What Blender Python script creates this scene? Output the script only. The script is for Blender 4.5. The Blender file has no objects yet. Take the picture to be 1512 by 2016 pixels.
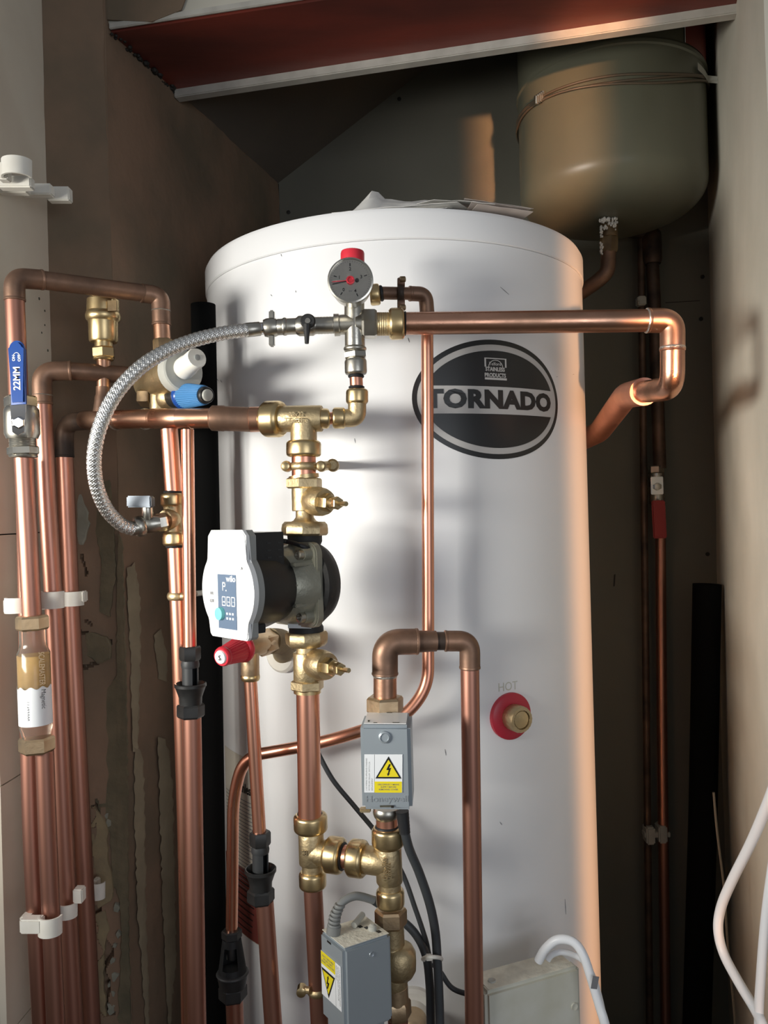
import bpy, bmesh, math, random
from mathutils import Vector, Matrix, noise
random.seed(7)
C = bpy.context.scene.collection
PI = math.pi
F = 1600.0; ROLL = 0.027; ZC = 1.40          # focal length in pixels (of 1512 wide), camera roll, eye height
CR, SR = math.cos(ROLL), math.sin(ROLL)

# ------------------------------------------------------------------ camera
cam_d = bpy.data.cameras.new('camera'); cam = bpy.data.objects.new('camera', cam_d); C.objects.link(cam)
cam.location = (0, 0, ZC)
cam.matrix_world = Matrix.Translation((0, 0, ZC)) @ Matrix.Rotation(PI/2, 4, 'X') @ Matrix.Rotation(-ROLL, 4, 'Z')
cam_d.sensor_fit = 'HORIZONTAL'; cam_d.sensor_width = 36.0; cam_d.lens = 36.0*F/1512.0
cam_d.clip_start = 0.02
bpy.context.scene.camera = cam

# ------------------------------------------------------------------ world and lights
w = bpy.data.worlds.new('world'); bpy.context.scene.world = w; w.use_nodes = True
bg = w.node_tree.nodes['Background']; bg.inputs[0].default_value = (0.87, 0.92, 1.0, 1); bg.inputs[1].default_value = 0.20
def area(name, loc, target, sx, sy, power, col, spread=180):
    d = bpy.data.lights.new(name, 'AREA'); d.shape = 'RECTANGLE'; d.size = sx; d.size_y = sy
    d.energy = power; d.color = col; d.spread = math.radians(spread)
    o = bpy.data.objects.new(name, d); C.objects.link(o); o.location = loc
    v = Vector(target) - Vector(loc); o.rotation_euler = v.to_track_quat('-Z', 'Y').to_euler()
    return o
area('window_light', (-1.25, 0.06, ZC+0.05), (-0.14, 1.05, ZC+0.02), 0.80, 0.20, 5.4, (1.0, 0.97, 0.89), 60)
area('room_light', (0.95, -1.45, ZC-0.05), (0.10, 1.1, ZC-0.15), 1.1, 0.9, 12.5, (0.88, 0.93, 1.0))
area('warm_light', (0.511, -0.60, ZC-0.50), (0.343, 1.0, ZC-0.50+0.42), 0.110, 1.50, .88, (1.0, 0.47, 0.20), 2.5)
vs = bpy.context.scene.view_settings
vs.view_transform = 'Standard'; vs.look = 'None'; vs.gamma = 1; vs.exposure = 0.0; vs.use_curve_mapping = False

# ------------------------------------------------------------------ helpers
def P(px, py, Y):
    u, v = px-756.0, py-1008.0
    return Vector(((u*CR - v*SR)/F*Y, Y, ZC - (u*SR + v*CR)/F*Y))
def S(px, Y): return px*Y/F

def nodes(name):
    m = bpy.data.materials.new(name); m.use_nodes = True
    nt = m.node_tree; b = nt.nodes['Principled BSDF']
    return m, nt, b
def mat(name, col, rough=0.5, metal=0.0, col2=None, nscale=20, rvar=0.0, bump=0.0, bscale=60, lo=0.35, hi=0.65,
        trans=0.0, ior=1.45, coat=0.0, stretch=(1, 1, 1), spec=None, detail=6):
    m, nt, b = nodes(name)
    b.inputs['Base Color'].default_value = (*col, 1); b.inputs['Roughness'].default_value = rough
    b.inputs['Metallic'].default_value = metal
    b.inputs['Transmission Weight'].default_value = trans; b.inputs['IOR'].default_value = ior
    b.inputs['Coat Weight'].default_value = coat
    if spec is not None: b.inputs['Specular IOR Level'].default_value = spec
    if col2 or rvar or bump:
        tc = nt.nodes.new('ShaderNodeTexCoord'); mp = nt.nodes.new('ShaderNodeMapping'); mp.inputs['Scale'].default_value = stretch
        nt.links.new(tc.outputs['Object'], mp.inputs[0])
        n = nt.nodes.new('ShaderNodeTexNoise'); n.inputs['Scale'].default_value = nscale; n.inputs['Detail'].default_value = detail
        nt.links.new(mp.outputs[0], n.inputs['Vector'])
        r = nt.nodes.new('ShaderNodeMapRange'); r.inputs[1].default_value = lo; r.inputs[2].default_value = hi
        nt.links.new(n.outputs[0], r.inputs[0])
        if col2:
            mx = nt.nodes.new('ShaderNodeMix'); mx.data_type = 'RGBA'
            mx.inputs[6].default_value = (*col, 1); mx.inputs[7].default_value = (*col2, 1)
            nt.links.new(r.outputs[0], mx.inputs[0]); nt.links.new(mx.outputs[2], b.inputs['Base Color'])
        if rvar:
            r2 = nt.nodes.new('ShaderNodeMapRange'); r2.inputs[3].default_value = max(.02, rough-rvar); r2.inputs[4].default_value = rough+rvar
            nt.links.new(r.outputs[0], r2.inputs[0]); nt.links.new(r2.outputs[0], b.inputs['Roughness'])
        if bump:
            n2 = nt.nodes.new('ShaderNodeTexNoise'); n2.inputs['Scale'].default_value = bscale; n2.inputs['Detail'].default_value = 5
            nt.links.new(mp.outputs[0], n2.inputs['Vector'])
            bp = nt.nodes.new('ShaderNodeBump'); bp.inputs['Strength'].default_value = bump; bp.inputs['Distance'].default_value = 0.002
            nt.links.new(n2.outputs[0], bp.inputs['Height']); nt.links.new(bp.outputs[0], b.inputs['Normal'])
    return m

M = {}
M['copper'] = mat('copper', (0.88, 0.45, 0.31), 0.30, 1, (0.74, 0.35, 0.24), 14, 0.07, .05, 90, stretch=(1, 1, .12))
M['copper_dull'] = mat('copper_dull', (0.54, 0.27, 0.20), 0.44, 1, (0.35, 0.17, 0.125), 12, 0.08, .06, 90, stretch=(1, 1, .15))
M['copper_brown'] = mat('copper_brown', (0.33, 0.19, 0.125), 0.46, .75, (0.17, 0.105, 0.075), 22, 0.08, .12, 120)
M['copper_mottled'] = mat('copper_mottled', (0.80, 0.43, 0.29), 0.32, 1, (0.42, 0.24, 0.16), 26, 0.08, .1, 120, stretch=(.5, 1, 1))
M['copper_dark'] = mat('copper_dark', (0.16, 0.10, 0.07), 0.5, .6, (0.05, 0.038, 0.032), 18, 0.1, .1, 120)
M['brass'] = mat('brass', (0.74, 0.58, 0.33), 0.28, 1, (0.62, 0.47, 0.25), 18, 0.08, .06, 160)
M['brass_cast'] = mat('brass_cast', (0.62, 0.50, 0.30), 0.46, 1, (0.50, 0.39, 0.23), 30, 0.06, .25, 260)
M['brass_pink'] = mat('brass_pink', (0.64, 0.49, 0.32), 0.42, 1, (0.48, 0.35, 0.22), 24, 0.08, .15, 200)
M['brass_old'] = mat('brass_old', (0.36, 0.26, 0.14), 0.5, .9, (0.2, 0.14, 0.085), 22, 0.08, .2, 160)
M['nickel'] = mat('nickel', (0.58, 0.55, 0.49), 0.30, 1, (0.44, 0.42, 0.37), 22, 0.07, .08, 180)
M['chrome'] = mat('chrome', (0.75, 0.75, 0.76), 0.12, 1)
M['steel_wire'] = mat('steel_wire', (0.78, 0.77, 0.74), 0.33, 1)
M['solder'] = mat('solder', (0.66, 0.63, 0.58), 0.34, .9, (0.45, 0.40, 0.34), 80, .1, .3, 250)
M['tank_white'] = mat('tank_white', (0.79, 0.79, 0.80), 0.30, 0, (0.76, 0.765, 0.775), 5, 0.02)
M['vessel_green'] = mat('vessel_green', (0.130, 0.130, 0.094), 0.33, 0, (0.11, 0.11, 0.08), 7, 0.05)
M['white_plastic'] = mat('white_plastic', (0.80, 0.78, 0.72), 0.42, 0, (0.73, 0.70, 0.63), 40)
M['pump_white'] = mat('pump_white', (0.86, 0.87, 0.87), 0.3)
M['grey_rim'] = mat('grey_rim', (0.30, 0.31, 0.30), 0.45)
M['box_cream'] = mat('box_cream', (0.60, 0.60, 0.54), 0.5, 0, (0.50, 0.49, 0.40), 15)
M['dust'] = mat('dust', (0.78, 0.75, 0.64), 0.95, 0, (0.62, 0.59, 0.50), 60, 0, .5, 200)
M['grey_plastic'] = mat('grey_plastic', (0.47, 0.47, 0.43), 0.45, 0, (0.40, 0.40, 0.36), 30)
M['black_plastic'] = mat('black_plastic', (0.009, 0.0095, 0.010), 0.38, 0, (0.018, 0.018, 0.018), 30, .08)
M['tundish_grey'] = mat('tundish_grey', (0.030, 0.032, 0.034), 0.5)
M['rubber'] = mat('rubber', (0.014, 0.015, 0.017), 0.5)
M['foam_black'] = mat('foam_black', (0.004, 0.004, 0.004), 1.0, spec=.1)
M['cast_grey'] = mat('cast_grey', (0.36, 0.35, 0.28), 0.42, .5, (0.26, 0.255, 0.205), 25, .06, .25, 200)
M['volute_black'] = mat('volute_black', (0.02, 0.02, 0.02), 0.6, 0, (0.035, 0.033, 0.03), 30, .05, .3, 150)
M['blue_vinyl'] = mat('blue_vinyl', (0.010, 0.060, 0.27), 0.28)
M['blue_cap'] = mat('blue_cap', (0.06, 0.20, 0.42), 0.42)
M['red_cap'] = mat('red_cap', (0.62, 0.03, 0.05), 0.35)
M['red_dark'] = mat('red_dark', (0.30, 0.025, 0.025), 0.45)
M['red_plate'] = mat('red_plate', (0.42, 0.025, 0.045), 0.4)
M['steel_box'] = mat('steel_box', (0.36, 0.405, 0.44), 0.38, .35, (0.33, 0.37, 0.40), 12, .05)
M['label_white'] = mat('label_white', (0.80, 0.82, 0.84), 0.4)
M['label_yellow'] = mat('label_yellow', (0.80, 0.66, 0.02), 0.4)
M['print_black'] = mat('print_black', (0.012, 0.012, 0.012), 0.4)
M['print_grey'] = mat('print_grey', (0.16, 0.16, 0.17), 0.5)
M['logo_black'] = mat('logo_black', (0.017, 0.018, 0.019), 0.35)
M['logo_silver'] = mat('logo_silver', (0.47, 0.46, 0.45), 0.4)
M['paper'] = mat('paper', (0.78, 0.77, 0.74), 0.8, 0, (0.70, 0.69, 0.66), 20)
M['paper_pink'] = mat('paper_pink', (0.58, 0.51, 0.47), 0.8)
M['panel_blue'] = mat('panel_blue', (0.12, 0.17, 0.25), 0.35)
M['knob_green'] = mat('knob_green', (0.20, 0.62, 0.60), 0.4)
M['gauge_dial'] = mat('gauge_dial', (0.52, 0.52, 0.48), 0.5)
M['glass'] = mat('glass', (1, 1, 1), 0.03, 0, trans=1.0, ior=1.2)
M['amber_fill'] = mat('amber_fill', (0.62, 0.38, 0.10), 0.5, 0, (0.46, 0.27, 0.07), 30)
M['clear_body'] = mat('clear_body', (0.93, 0.88, 0.76), 0.10, 0, trans=.92, ior=1.25)
M['wire_brown'] = mat('wire_brown', (0.13, 0.10, 0.07), 0.45, .3)
M['brown_plaster'] = mat('brown_plaster', (0.265, 0.17, 0.112), 0.9, 0, (0.155, 0.120, 0.082), 6, 0, .6, 70, detail=10)
M['cavity'] = mat('cavity', (0.055, 0.052, 0.040), 0.95, 0, (0.10, 0.095, 0.07), 60, 0, .8, 90)
M['chip_tan'] = mat('chip_tan', (0.33, 0.26, 0.15), 0.9, 0, (0.24, 0.19, 0.12), 30, 0, .5, 120)
M['chip_grey'] = mat('chip_grey', (0.34, 0.33, 0.27), 0.9, 0, (0.25, 0.25, 0.20), 30, 0, .5, 120)
M['render_green'] = mat('render_green', (0.20, 0.165, 0.105), 0.95, 0, (0.135, 0.12, 0.078), 22, 0, .8, 120, detail=10)
M['board_grey'] = mat('board_grey', (0.170, 0.163, 0.132), 0.85, 0, (0.145, 0.142, 0.116), 4, 0, .15, 200)
M['ceiling_board'] = mat('ceiling_board', (0.135, 0.110, 0.085), 0.9, 0, (0.11, 0.092, 0.075), 5)
M['wall_cream'] = mat('wall_cream', (0.58, 0.55, 0.47), 0.75, 0, (0.50, 0.475, 0.40), 6, 0, .2, 80)
M['tile_white'] = mat('tile_white', (0.72, 0.66, 0.55), 0.45, 0, (0.62, 0.54, 0.44), 5, .06, .08, 60)
M['oxblood'] = mat('oxblood', (0.22, 0.042, 0.028), 0.42, 0, (0.10, 0.026, 0.020), 6, .08, .15, 60, stretch=(.4, 1.5, 1))
M['batten'] = mat('batten', (0.52, 0.50, 0.45), 0.7, 0, (0.42, 0.40, 0.36), 30)
M['floor_mat'] = mat('floor_boards', (0.16, 0.12, 0.08), 0.7, 0, (0.12, 0.09, 0.06), 8)
M['screw_black'] = mat('screw_black', (0.02, 0.018, 0.015), 0.6)
M['grey_cable'] = mat('grey_cable', (0.20, 0.205, 0.20), 0.5)
M['dark_cable'] = mat('dark_cable', (0.045, 0.05, 0.055), 0.45)
M['white_cable'] = mat('white_cable', (0.80, 0.82, 0.85), 0.35)

def mesh_obj(name, bm, m, parent=None, smooth=True, angle=35):
    bmesh.ops.recalc_face_normals(bm, faces=bm.faces)
    me = bpy.data.meshes.new(name); bm.to_mesh(me); bm.free()
    if smooth:
        me.polygons.foreach_set('use_smooth', [True]*len(me.polygons)); me.set_sharp_from_angle(angle=math.radians(angle))
    me.materials.append(m)
    o = bpy.data.objects.new(name, me); C.objects.link(o)
    if parent is not None: o.parent = parent
    return o
def thing(name, label, cat, group=None):
    o = bpy.data.objects.new(name, None); C.objects.link(o); o.empty_display_size = .02
    o['label'] = label; o['category'] = cat
    if group: o['group'] = group
    return o
def tag(o, label, cat, group=None):
    o['label'] = label; o['category'] = cat
    if group: o['group'] = group
    return o
def plabel(o, label): o['label'] = label; return o
def struct(o): o['kind'] = 'structure'; return o

def frame(ax, ref=None):
    ax = ax.normalized()
    r = Vector(ref) if ref is not None else (Vector((0, 0, 1)) if abs(ax.z) < .8 else Vector((0, 1, 0)))
    e1 = (r - ax*r.dot(ax)).normalized(); e2 = ax.cross(e1)
    return e1, e2
def add_rings(bm, rings, ax, seg, ref=None, phase=0., rib=0., caps=True, close=False):
    e1, e2 = frame(ax, ref); vr = []
    for c, r in rings:
        row = []
        for i in range(seg):
            a = 2*PI*i/seg + phase; rr = r*(1-rib*(i % 2))
            row.append(bm.verts.new(c + (e1*math.cos(a)+e2*math.sin(a))*rr))
        vr.append(row)
    n = len(vr)
    for k in range(n if close else n-1):
        a, b = vr[k], vr[(k+1) % n]
        for i in range(seg):
            j = (i+1) % seg; bm.faces.new((a[i], a[j], b[j], b[i]))
    if caps and not close:
        bm.faces.new(list(reversed(vr[0]))); bm.faces.new(vr[-1])
def add_tube(bm, pts, r, seg=20, caps=True):
    n = len(pts); tang = []
    for i in range(n):
        a = pts[max(i-1, 0)]; b = pts[min(i+1, n-1)]; tang.append((b-a).normalized())
    e1, e2 = frame(tang[0]); rows = []
    for i in range(n):
        if i:
            q = tang[i-1].rotation_difference(tang[i]); e1 = q @ e1
            e1 = (e1 - tang[i]*e1.dot(tang[i])).normalized()
        e2 = tang[i].cross(e1); rr = r[i] if isinstance(r, (list, tuple)) else r
        rows.append([bm.verts.new(pts[i] + (e1*math.cos(2*PI*k/seg)+e2*math.sin(2*PI*k/seg))*rr) for k in range(seg)])
    for i in range(n-1):
        for k in range(seg):
            j = (k+1) % seg; bm.faces.new((rows[i][k], rows[i][j], rows[i+1][j], rows[i+1][k]))
    if caps: bm.faces.new(list(reversed(rows[0]))); bm.faces.new(rows[-1])
def fillet(pts, rad, n=8):
    out = [pts[0]]
    for i in range(1, len(pts)-1):
        a, b, c = pts[i-1], pts[i], pts[i+1]
        d1 = (a-b); d2 = (c-b); l = min(rad, d1.length*.48, d2.length*.48)
        p, q = b+d1.normalized()*l, b+d2.normalized()*l
        for k in range(n+1):
            t = k/n; out.append(p*(1-t)**2 + b*2*t*(1-t) + q*t*t)
    out.append(pts[-1]); return out
def catmull(pts, n=8):
    out = []; N = len(pts)
    for i in range(N-1):
        p0 = pts[max(i-1, 0)]; p1 = pts[i]; p2 = pts[i+1]; p3 = pts[min(i+2, N-1)]
        for k in range(n):
            t = k/n
            out.append(.5*((2*p1)+(p2-p0)*t+(2*p0-5*p1+4*p2-p3)*t*t+(3*p1-p0-3*p2+p3)*t**3))
    out.append(pts[-1]); return out
def floor_pt(a, b):
    """extend the line a->b down to the floor"""
    d = (b-a); t = (0.0-a.z)/d.z; return a + d*t

PROF = {
 'cyl': [(0, .96), (.03, 1), (.97, 1), (1, .96)],
 'collar': [(0, .80), (.05, .92), (.14, .985), (.22, 1), (.80, 1), (.90, .97), (1, .86)],
 'hex': [(0, .90), (.14, 1), (.86, 1), (1, .90)],
 'ring': [(0, .86), (.2, .96), (.5, 1), (.8, .96), (1, .86)],
 'dome': [(0, 1), (.55, 1), (.8, .9), (.93, .7), (1, .35)],
 'thread': [(k/12, .97 if k % 2 else 1.0) for k in range(13)],
}
def seg_(root, name, kind, m, a, b, r, sides=None, phase=0., rib=0., ref=None, bm=None, bev=None):
    """solid of revolution from pixel point a to b (px, py, depth); r in pixels, or (r0, r1)"""
    A, B = P(*a), P(*b); Ym = (a[2]+b[2])/2; ax = B-A
    r0, r1 = (r if isinstance(r, tuple) else (r, r)); r0 = S(r0, Ym); r1 = S(r1, Ym)
    pf = PROF[kind] if isinstance(kind, str) else kind
    n = sides or (6 if kind == 'hex' else 32)
    rings = [(A+ax*t, f*(r0+(r1-r0)*t)) for t, f in pf]
    own = bm is None
    if own: bm = bmesh.new()
    add_rings(bm, rings, ax, n, ref, phase, rib)
    if own: return mesh_obj(name, bm, M[m], root, angle=28 if n == 6 else 35)
def pipe(root, name, m, pts, rpx, rad=.02, seg=24, floor=False, n=8):
    W = [P(*p) for p in pts]
    if floor: W.append(floor_pt(W[-2], W[-1]))
    r = [S(q, p[2]) for q, p in zip(rpx, pts)][0] if isinstance(rpx, (list, tuple)) else S(rpx, sum(p[2] for p in pts)/len(pts))
    bm = bmesh.new(); add_tube(bm, fillet(W, rad, n) if len(W) > 2 else W, r, seg)
    return mesh_obj(name, bm, M[m], root, angle=50)
def elbow(root, m, a, b, c, rpx, rad, name='elbow', lip=True, n=10):
    """soldered elbow: sleeve around corner b, running from a to c (pixel points)"""
    A, B, Cc = P(*a), P(*b), P(*c); r = S(rpx, b[2])
    W = fillet([A, B, Cc], rad, n); bm = bmesh.new(); rr = [r]*len(W)
    add_tube(bm, W, rr, 24)
    if lip:
        for X, D in ((A, (B-A).normalized()), (Cc, (B-Cc).normalized())):
            add_rings(bm, [(X-D*.0006, r*.97), (X, r*1.03), (X+D*.002, r*1.035), (X+D*.003, r*.99)], D, 24)
    return mesh_obj(name, bm, M[m], root, angle=45)
def solder(root, a, b, rpx): return seg_(root, 'solder_joint', 'ring', 'solder', a, b, rpx)
def cable(root, name, m, pts, rpx, n=8, seg=12, tocm=True):
    W = catmull([P(*p) for p in pts], n); r = S(rpx, sum(p[2] for p in pts)/len(pts))
    bm = bmesh.new(); add_tube(bm, W, r, seg); return mesh_obj(name, bm, M[m], root, angle=60)
def box_bm(bm, o, ex, ey, ez, bevel=0.0):
    """box with corner o and edge vectors"""
    v = [bm.verts.new(o + ex*i + ey*j + ez*k) for i in (0, 1) for j in (0, 1) for k in (0, 1)]
    f = [(0, 1, 3, 2), (4, 6, 7, 5), (0, 4, 5, 1), (2, 3, 7, 6), (0, 2, 6, 4), (1, 5, 7, 3)]
    fs = [bm.faces.new([v[i] for i in q]) for q in f]
    if bevel:
        es = set(e for q in fs for e in q.edges)
        bmesh.ops.bevel(bm, geom=list(es), offset=bevel, segments=2, affect='EDGES')
def box(root, name, m, o, ex, ey, ez, bevel=0.0):
    bm = bmesh.new(); box_bm(bm, Vector(o), Vector(ex), Vector(ey), Vector(ez), bevel)
    return mesh_obj(name, bm, M[m], root, angle=40)
def prism(root, name, m, poly, O, ex, ey, ez, t0, t1, bevel=0.0, smooth=True):
    """2-D outline (in ex, ey) extruded along ez from t0 to t1"""
    bm = bmesh.new(); n = len(poly)
    lo = [bm.verts.new(O+ex*x+ey*y+ez*t0) for x, y in poly]; hi = [bm.verts.new(O+ex*x+ey*y+ez*t1) for x, y in poly]
    f1 = bm.faces.new(lo); f2 = bm.faces.new(list(reversed(hi)))
    for i in range(n): bm.faces.new((lo[i], hi[i], hi[(i+1) % n], lo[(i+1) % n]))
    if bevel:
        bmesh.ops.bevel(bm, geom=list(set(list(f2.edges)+list(f1.edges))), offset=bevel, segments=2, affect='EDGES')
    return mesh_obj(name, bm, M[m], root, angle=40)
def text(root, body, m, O, ex, ey, size, thick=.0002, bold=0., sx=1., align='CENTER', name='lettering', wrap=None, space=1.):
    cu = bpy.data.curves.new('t', 'FONT'); cu.body = body; cu.size = size; cu.extrude = thick; cu.offset = bold
    cu.align_x = align; cu.align_y = 'CENTER'; cu.space_character = space; cu.resolution_u = 3
    o = bpy.data.objects.new('t', cu); C.objects.link(o)
    bpy.context.view_layer.update()
    me = bpy.data.meshes.new_from_object(o.evaluated_get(bpy.context.evaluated_depsgraph_get()))
    bpy.data.objects.remove(o); bpy.data.curves.remove(cu)
    if wrap is None:
        ez = ex.cross(ey)
        for v in me.vertices: v.co = O + ex*(v.co.x*sx) + ey*v.co.y + ez*v.co.z
    else:
        for v in me.vertices: v.co = wrap(v.co.x*sx, v.co.y, v.co.z)
    me.materials.clear(); me.materials.append(M[m]); me.name = name
    ob = bpy.data.objects.new(name, me); C.objects.link(ob)
    if root is not None: ob.parent = root
    return ob
def V3(*a): return Vector(a)
UP = V3(0, 0, 1)

# ================================================================== THE CUPBOARD
def z_(z): return ZC+z
def quadgrid(name, m, a, b, z0, z1, nu, nv, thick, disp=None, parent=None):
    """vertical wall slab from plan point a to b (front face), thickness goes behind it"""
    a = Vector((*a, 0)); b = Vector((*b, 0)); d = b-a; nrm = Vector((d.y, -d.x, 0)).normalized()   # towards viewer side
    bm = bmesh.new(); g = []
    for i in range(nu+1):
        g.append([])
        for j in range(nv+1):
            p = a + d*(i/nu) + UP*(z0+(z1-z0)*j/nv)
            if disp: p = p + nrm*disp(i/nu*d.length, p.z, p)
            g[-1].append(bm.verts.new(p))
    for i in range(nu):
        for j in range(nv): bm.faces.new((g[i][j], g[i+1][j], g[i+1][j+1], g[i][j+1]))
    bk = [bm.verts.new(q - nrm*thick) for q in (a+UP*z0, b+UP*z0, b+UP*z1, a+UP*z1)]
    bm.faces.new(list(reversed(bk)))
    bm.faces.new([g[i][0] for i in range(nu, -1, -1)]+[bk[0], bk[1]])
    bm.faces.new([g[i][nv] for i in range(nu+1)]+[bk[2], bk[3]])
    bm.faces.new([g[0][j] for j in range(nv+1)]+[bk[3], bk[0]])
    bm.faces.new([g[nu][j] for j in range(nv, -1, -1)]+[bk[1], bk[2]])
    return mesh_obj(name, bm, M[m], parent, angle=60)

LW0 = (-.378, 1.157); LW1 = (-.205, 1.72); BW1 = (.74, 1.615); RW0 = (.440, .905)
fl = struct(box(None, 'floor', 'floor_mat', (-3.2, -4.2, -.05), (6.4, 0, 0), (0, 6.4, 0), (0, 0, .05)))

def plaster(s, z, p):
    return .0030*noise.noise(p*9)+.0012*noise.noise(p*40)
def cavity_d(s, z, p):
    zz = z-ZC; d = plaster(s, z, p)
    # rotten strip low down on the return, px 200..240, y 1780..1990
    c = .046+.006*math.sin(zz*60)+.004*math.sin(zz*141); hw = .0085+.004*math.sin(zz*47+1)
    if -.70 < zz < -.545 and abs(s-c) < hw: d -= .016+.004*noise.noise(p*80)
    # crack lines
    for (s0, z0, s1, z1) in CR_:
        L = math.hypot(s1-s0, z1-z0); t = ((s-s0)*(s1-s0)+(zz-z0)*(z1-z0))/(L*L)
        if 0 <= t <= 1:
            dist = abs((s-s0)*(z1-z0)-(zz-z0)*(s1-s0))/L + .0016*noise.noise(p*60)
            if dist < .0016: d -= .008
    return d
def sz(px, py):          # pixel -> (s along the return, z) on the return wall
    q = P(px, py, 1.15); return (q.x+.445, q.z-ZC)
CR_ = []
for a, b in (((160, 1255), (175, 1240)), ((175, 1240), (212, 1250)), ((212, 1250), (222, 1270)), ((222, 1270), (242, 1263)), ((222, 1270), (220, 1300)),
             ((220, 1300), (190, 1312)), ((190, 1312), (168, 1290)), ((168, 1290), (160, 1255)), ((205, 1228), (188, 1218)), ((178, 1535), (178, 1590)),
             ((212, 1570), (218, 1600)), ((205, 1585), (240, 1582)), ((218, 1600), (205, 1625)), ((205, 1640), (213, 1700)), ((213, 1700), (222, 1745)), ((222, 1745), (220, 1775)),
             ((160, 970), (148, 985)), ((185, 1090), (195, 1130))):
    CR_.append((*sz(*a), *sz(*b)))
wl = struct(quadgrid('wall_left', 'brown_plaster', LW0, LW1, 0, z_(1.05), 60, 220, .06, plaster))
wr_ = quadgrid('plaster_return', 'brown_plaster', (-.458, 1.131), LW0, 0, z_(1.05), 46, 900, .05, cavity_d, wl)
wb = struct(quadgrid('wall_back', 'board_grey', LW1, BW1, 0, z_(1.5), 2, 2, .05))
wrt = struct(quadgrid('wall_right', 'wall_cream', (.668, 1.64), RW0, 0, z_(1.5), 30, 80, .05, lambda s, z, p: .003*noise.noise(p*4)))
# screws heads and a board joint on the back wall
def on_back(px, py):
    u, v = px-756., py-1008.; dx = (u*CR-v*SR)/F
    a = Vector(LW1); d = Vector(BW1)-a      # a + t d = Y*(dx,1)
    # solve a.x+t d.x = dx*Y ; a.y+t d.y = Y
    t = (dx*a.y-a.x)/(d.x-dx*d.y); Y = a.y+t*d.y
    return P(px, py, Y-.0005), Y
for (px, py) in ((786, 195), (1383, 545), (1380, 628), (1393, 1091), (568, 418), (1070, 300)):
    q, Y = on_back(px, py); bm = bmesh.new()
    add_rings(bm, [(q, .0042), (q-V3(0, .0012, 0), .004), (q-V3(0, .0016, 0), .0025)], V3(0, -1, 0), 12)
    o = mesh_obj('screw', bm, M['screw_black'], wb)
for (a, b, wd) in (((1310, 596), (1378, 592), .0012), ((548, 362), (550, 440), .002), ((1170, 1130), (1208, 1160), .0)):
    if wd:
        A, _ = on_back(*a); B, _ = on_back(*b); d = (B-A); nn = d.cross(V3(0, 1, 0)).normalized()
        box(wb, 'board_joint', 'screw_black', A-nn*wd/2-V3(0, .0006, 0), d, nn*wd, V3(0, .0008, 0))
q, Y = on_back(1208, 1143); box(wb, 'gouge', 'screw_black', q-V3(.001, .0008, .012), V3(.003, 0, .001), V3(0, .001, 0), V3(.002, 0, .024))
# sloping ceiling
def cz(x, y): return z_(.702 + .6875*((x+.205)*1 + (y-1.72)*(-.307))/1.046)
bm = bmesh.new(); pl = [(-.215, 1.73), (.78, 1.66), (.56, 1.12), (-.36, 1.32)]
lo = [bm.verts.new((x, y, cz(x, y))) for x, y in pl]; hi = [bm.verts.new((x, y, cz(x, y)+.02)) for x, y in pl]
bm.faces.new(lo); bm.faces.new(list(reversed(hi)))
for i in range(4): bm.faces.new((lo[i], hi[i], hi[(i+1) % 4], lo[(i+1) % 4]))
struct(mesh_obj('ceiling', bm, M['ceiling_board'], None))
# lintel across the opening: cream front, oxblood soffit board, pale batten
SF = [V3(-.375, 1.166, 0), V3(-.329, 1.33, 0), V3(.530, 1.137, 0), V3(.490, .995, 0)]
def slab(name, m, pts, z0, z1, parent=None, bevel=0):
    return prism(parent, name, m, [(p.x, p.y) for p in pts], V3(0, 0, 0), V3(1, 0, 0), V3(0, 1, 0), UP, z0, z1, bevel)
lint = struct(slab('trim_1', 'wall_cream', [SF[0]+V3(-.30, .06, 0), SF[1], SF[2]+V3(.02, 0, 0), SF[3]+V3(.3, -.06, 0)], z_(.712), z_(1.5)))
off = V3(.02, .004, 0)
slab('soffit_board', 'oxblood', [SF[0]+V3(.001, .004, 0), SF[1], SF[2], SF[3]+V3(0, .004, 0)], z_(.700), z_(.7118), lint)
d = (SF[2]-SF[1]); nn = V3(-d.y, d.x, 0).normalized()
box(lint, 'batten', 'batten', SF[1]+V3(.004, -.001, z_(.687)), d*.995, nn*.018, UP*.0245, .0015)
box(lint, 'edge_bead', 'batten', SF[0]+V3(.0, -.003, z_(.702)), (SF[3]-SF[0]), V3(.0009, .004, 0), UP*.009, .001)
# brown plaster smear at the left of the lintel front
smear = [(0, 0), (.07, -.013), (.115, -.003), (.13, .03), (.125, .08), (.15, .13), (-.06, .13), (-.06, .0)]
e = (SF[3]-SF[0]).normalized(); prism(lint, 'plaster_smear', 'brown_plaster', smear, SF[0]+V3(-.003, -.0015, z_(.715)), e, UP, e.cross(UP), 0, .002)
# blocky black mortar in the soffit corner
bm = bmesh.new()
for k in range(26):
    t = k/25; p = SF[0].lerp(SF[1], t)+V3(.004+random.uniform(-.004, .006), 0, z_(.699)+random.uniform(-.004, .002)); r = .003+.006*t*random.random()
    add_rings(bm, [(p-UP*r*.6, r*.5), (p, r), (p+UP*r*.6, r*.5)], UP, 7, phase=random.random())
o = mesh_obj('sealant_crumbs', bm, M['screw_black'], lint); o['kind'] = 'stuff'

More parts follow.
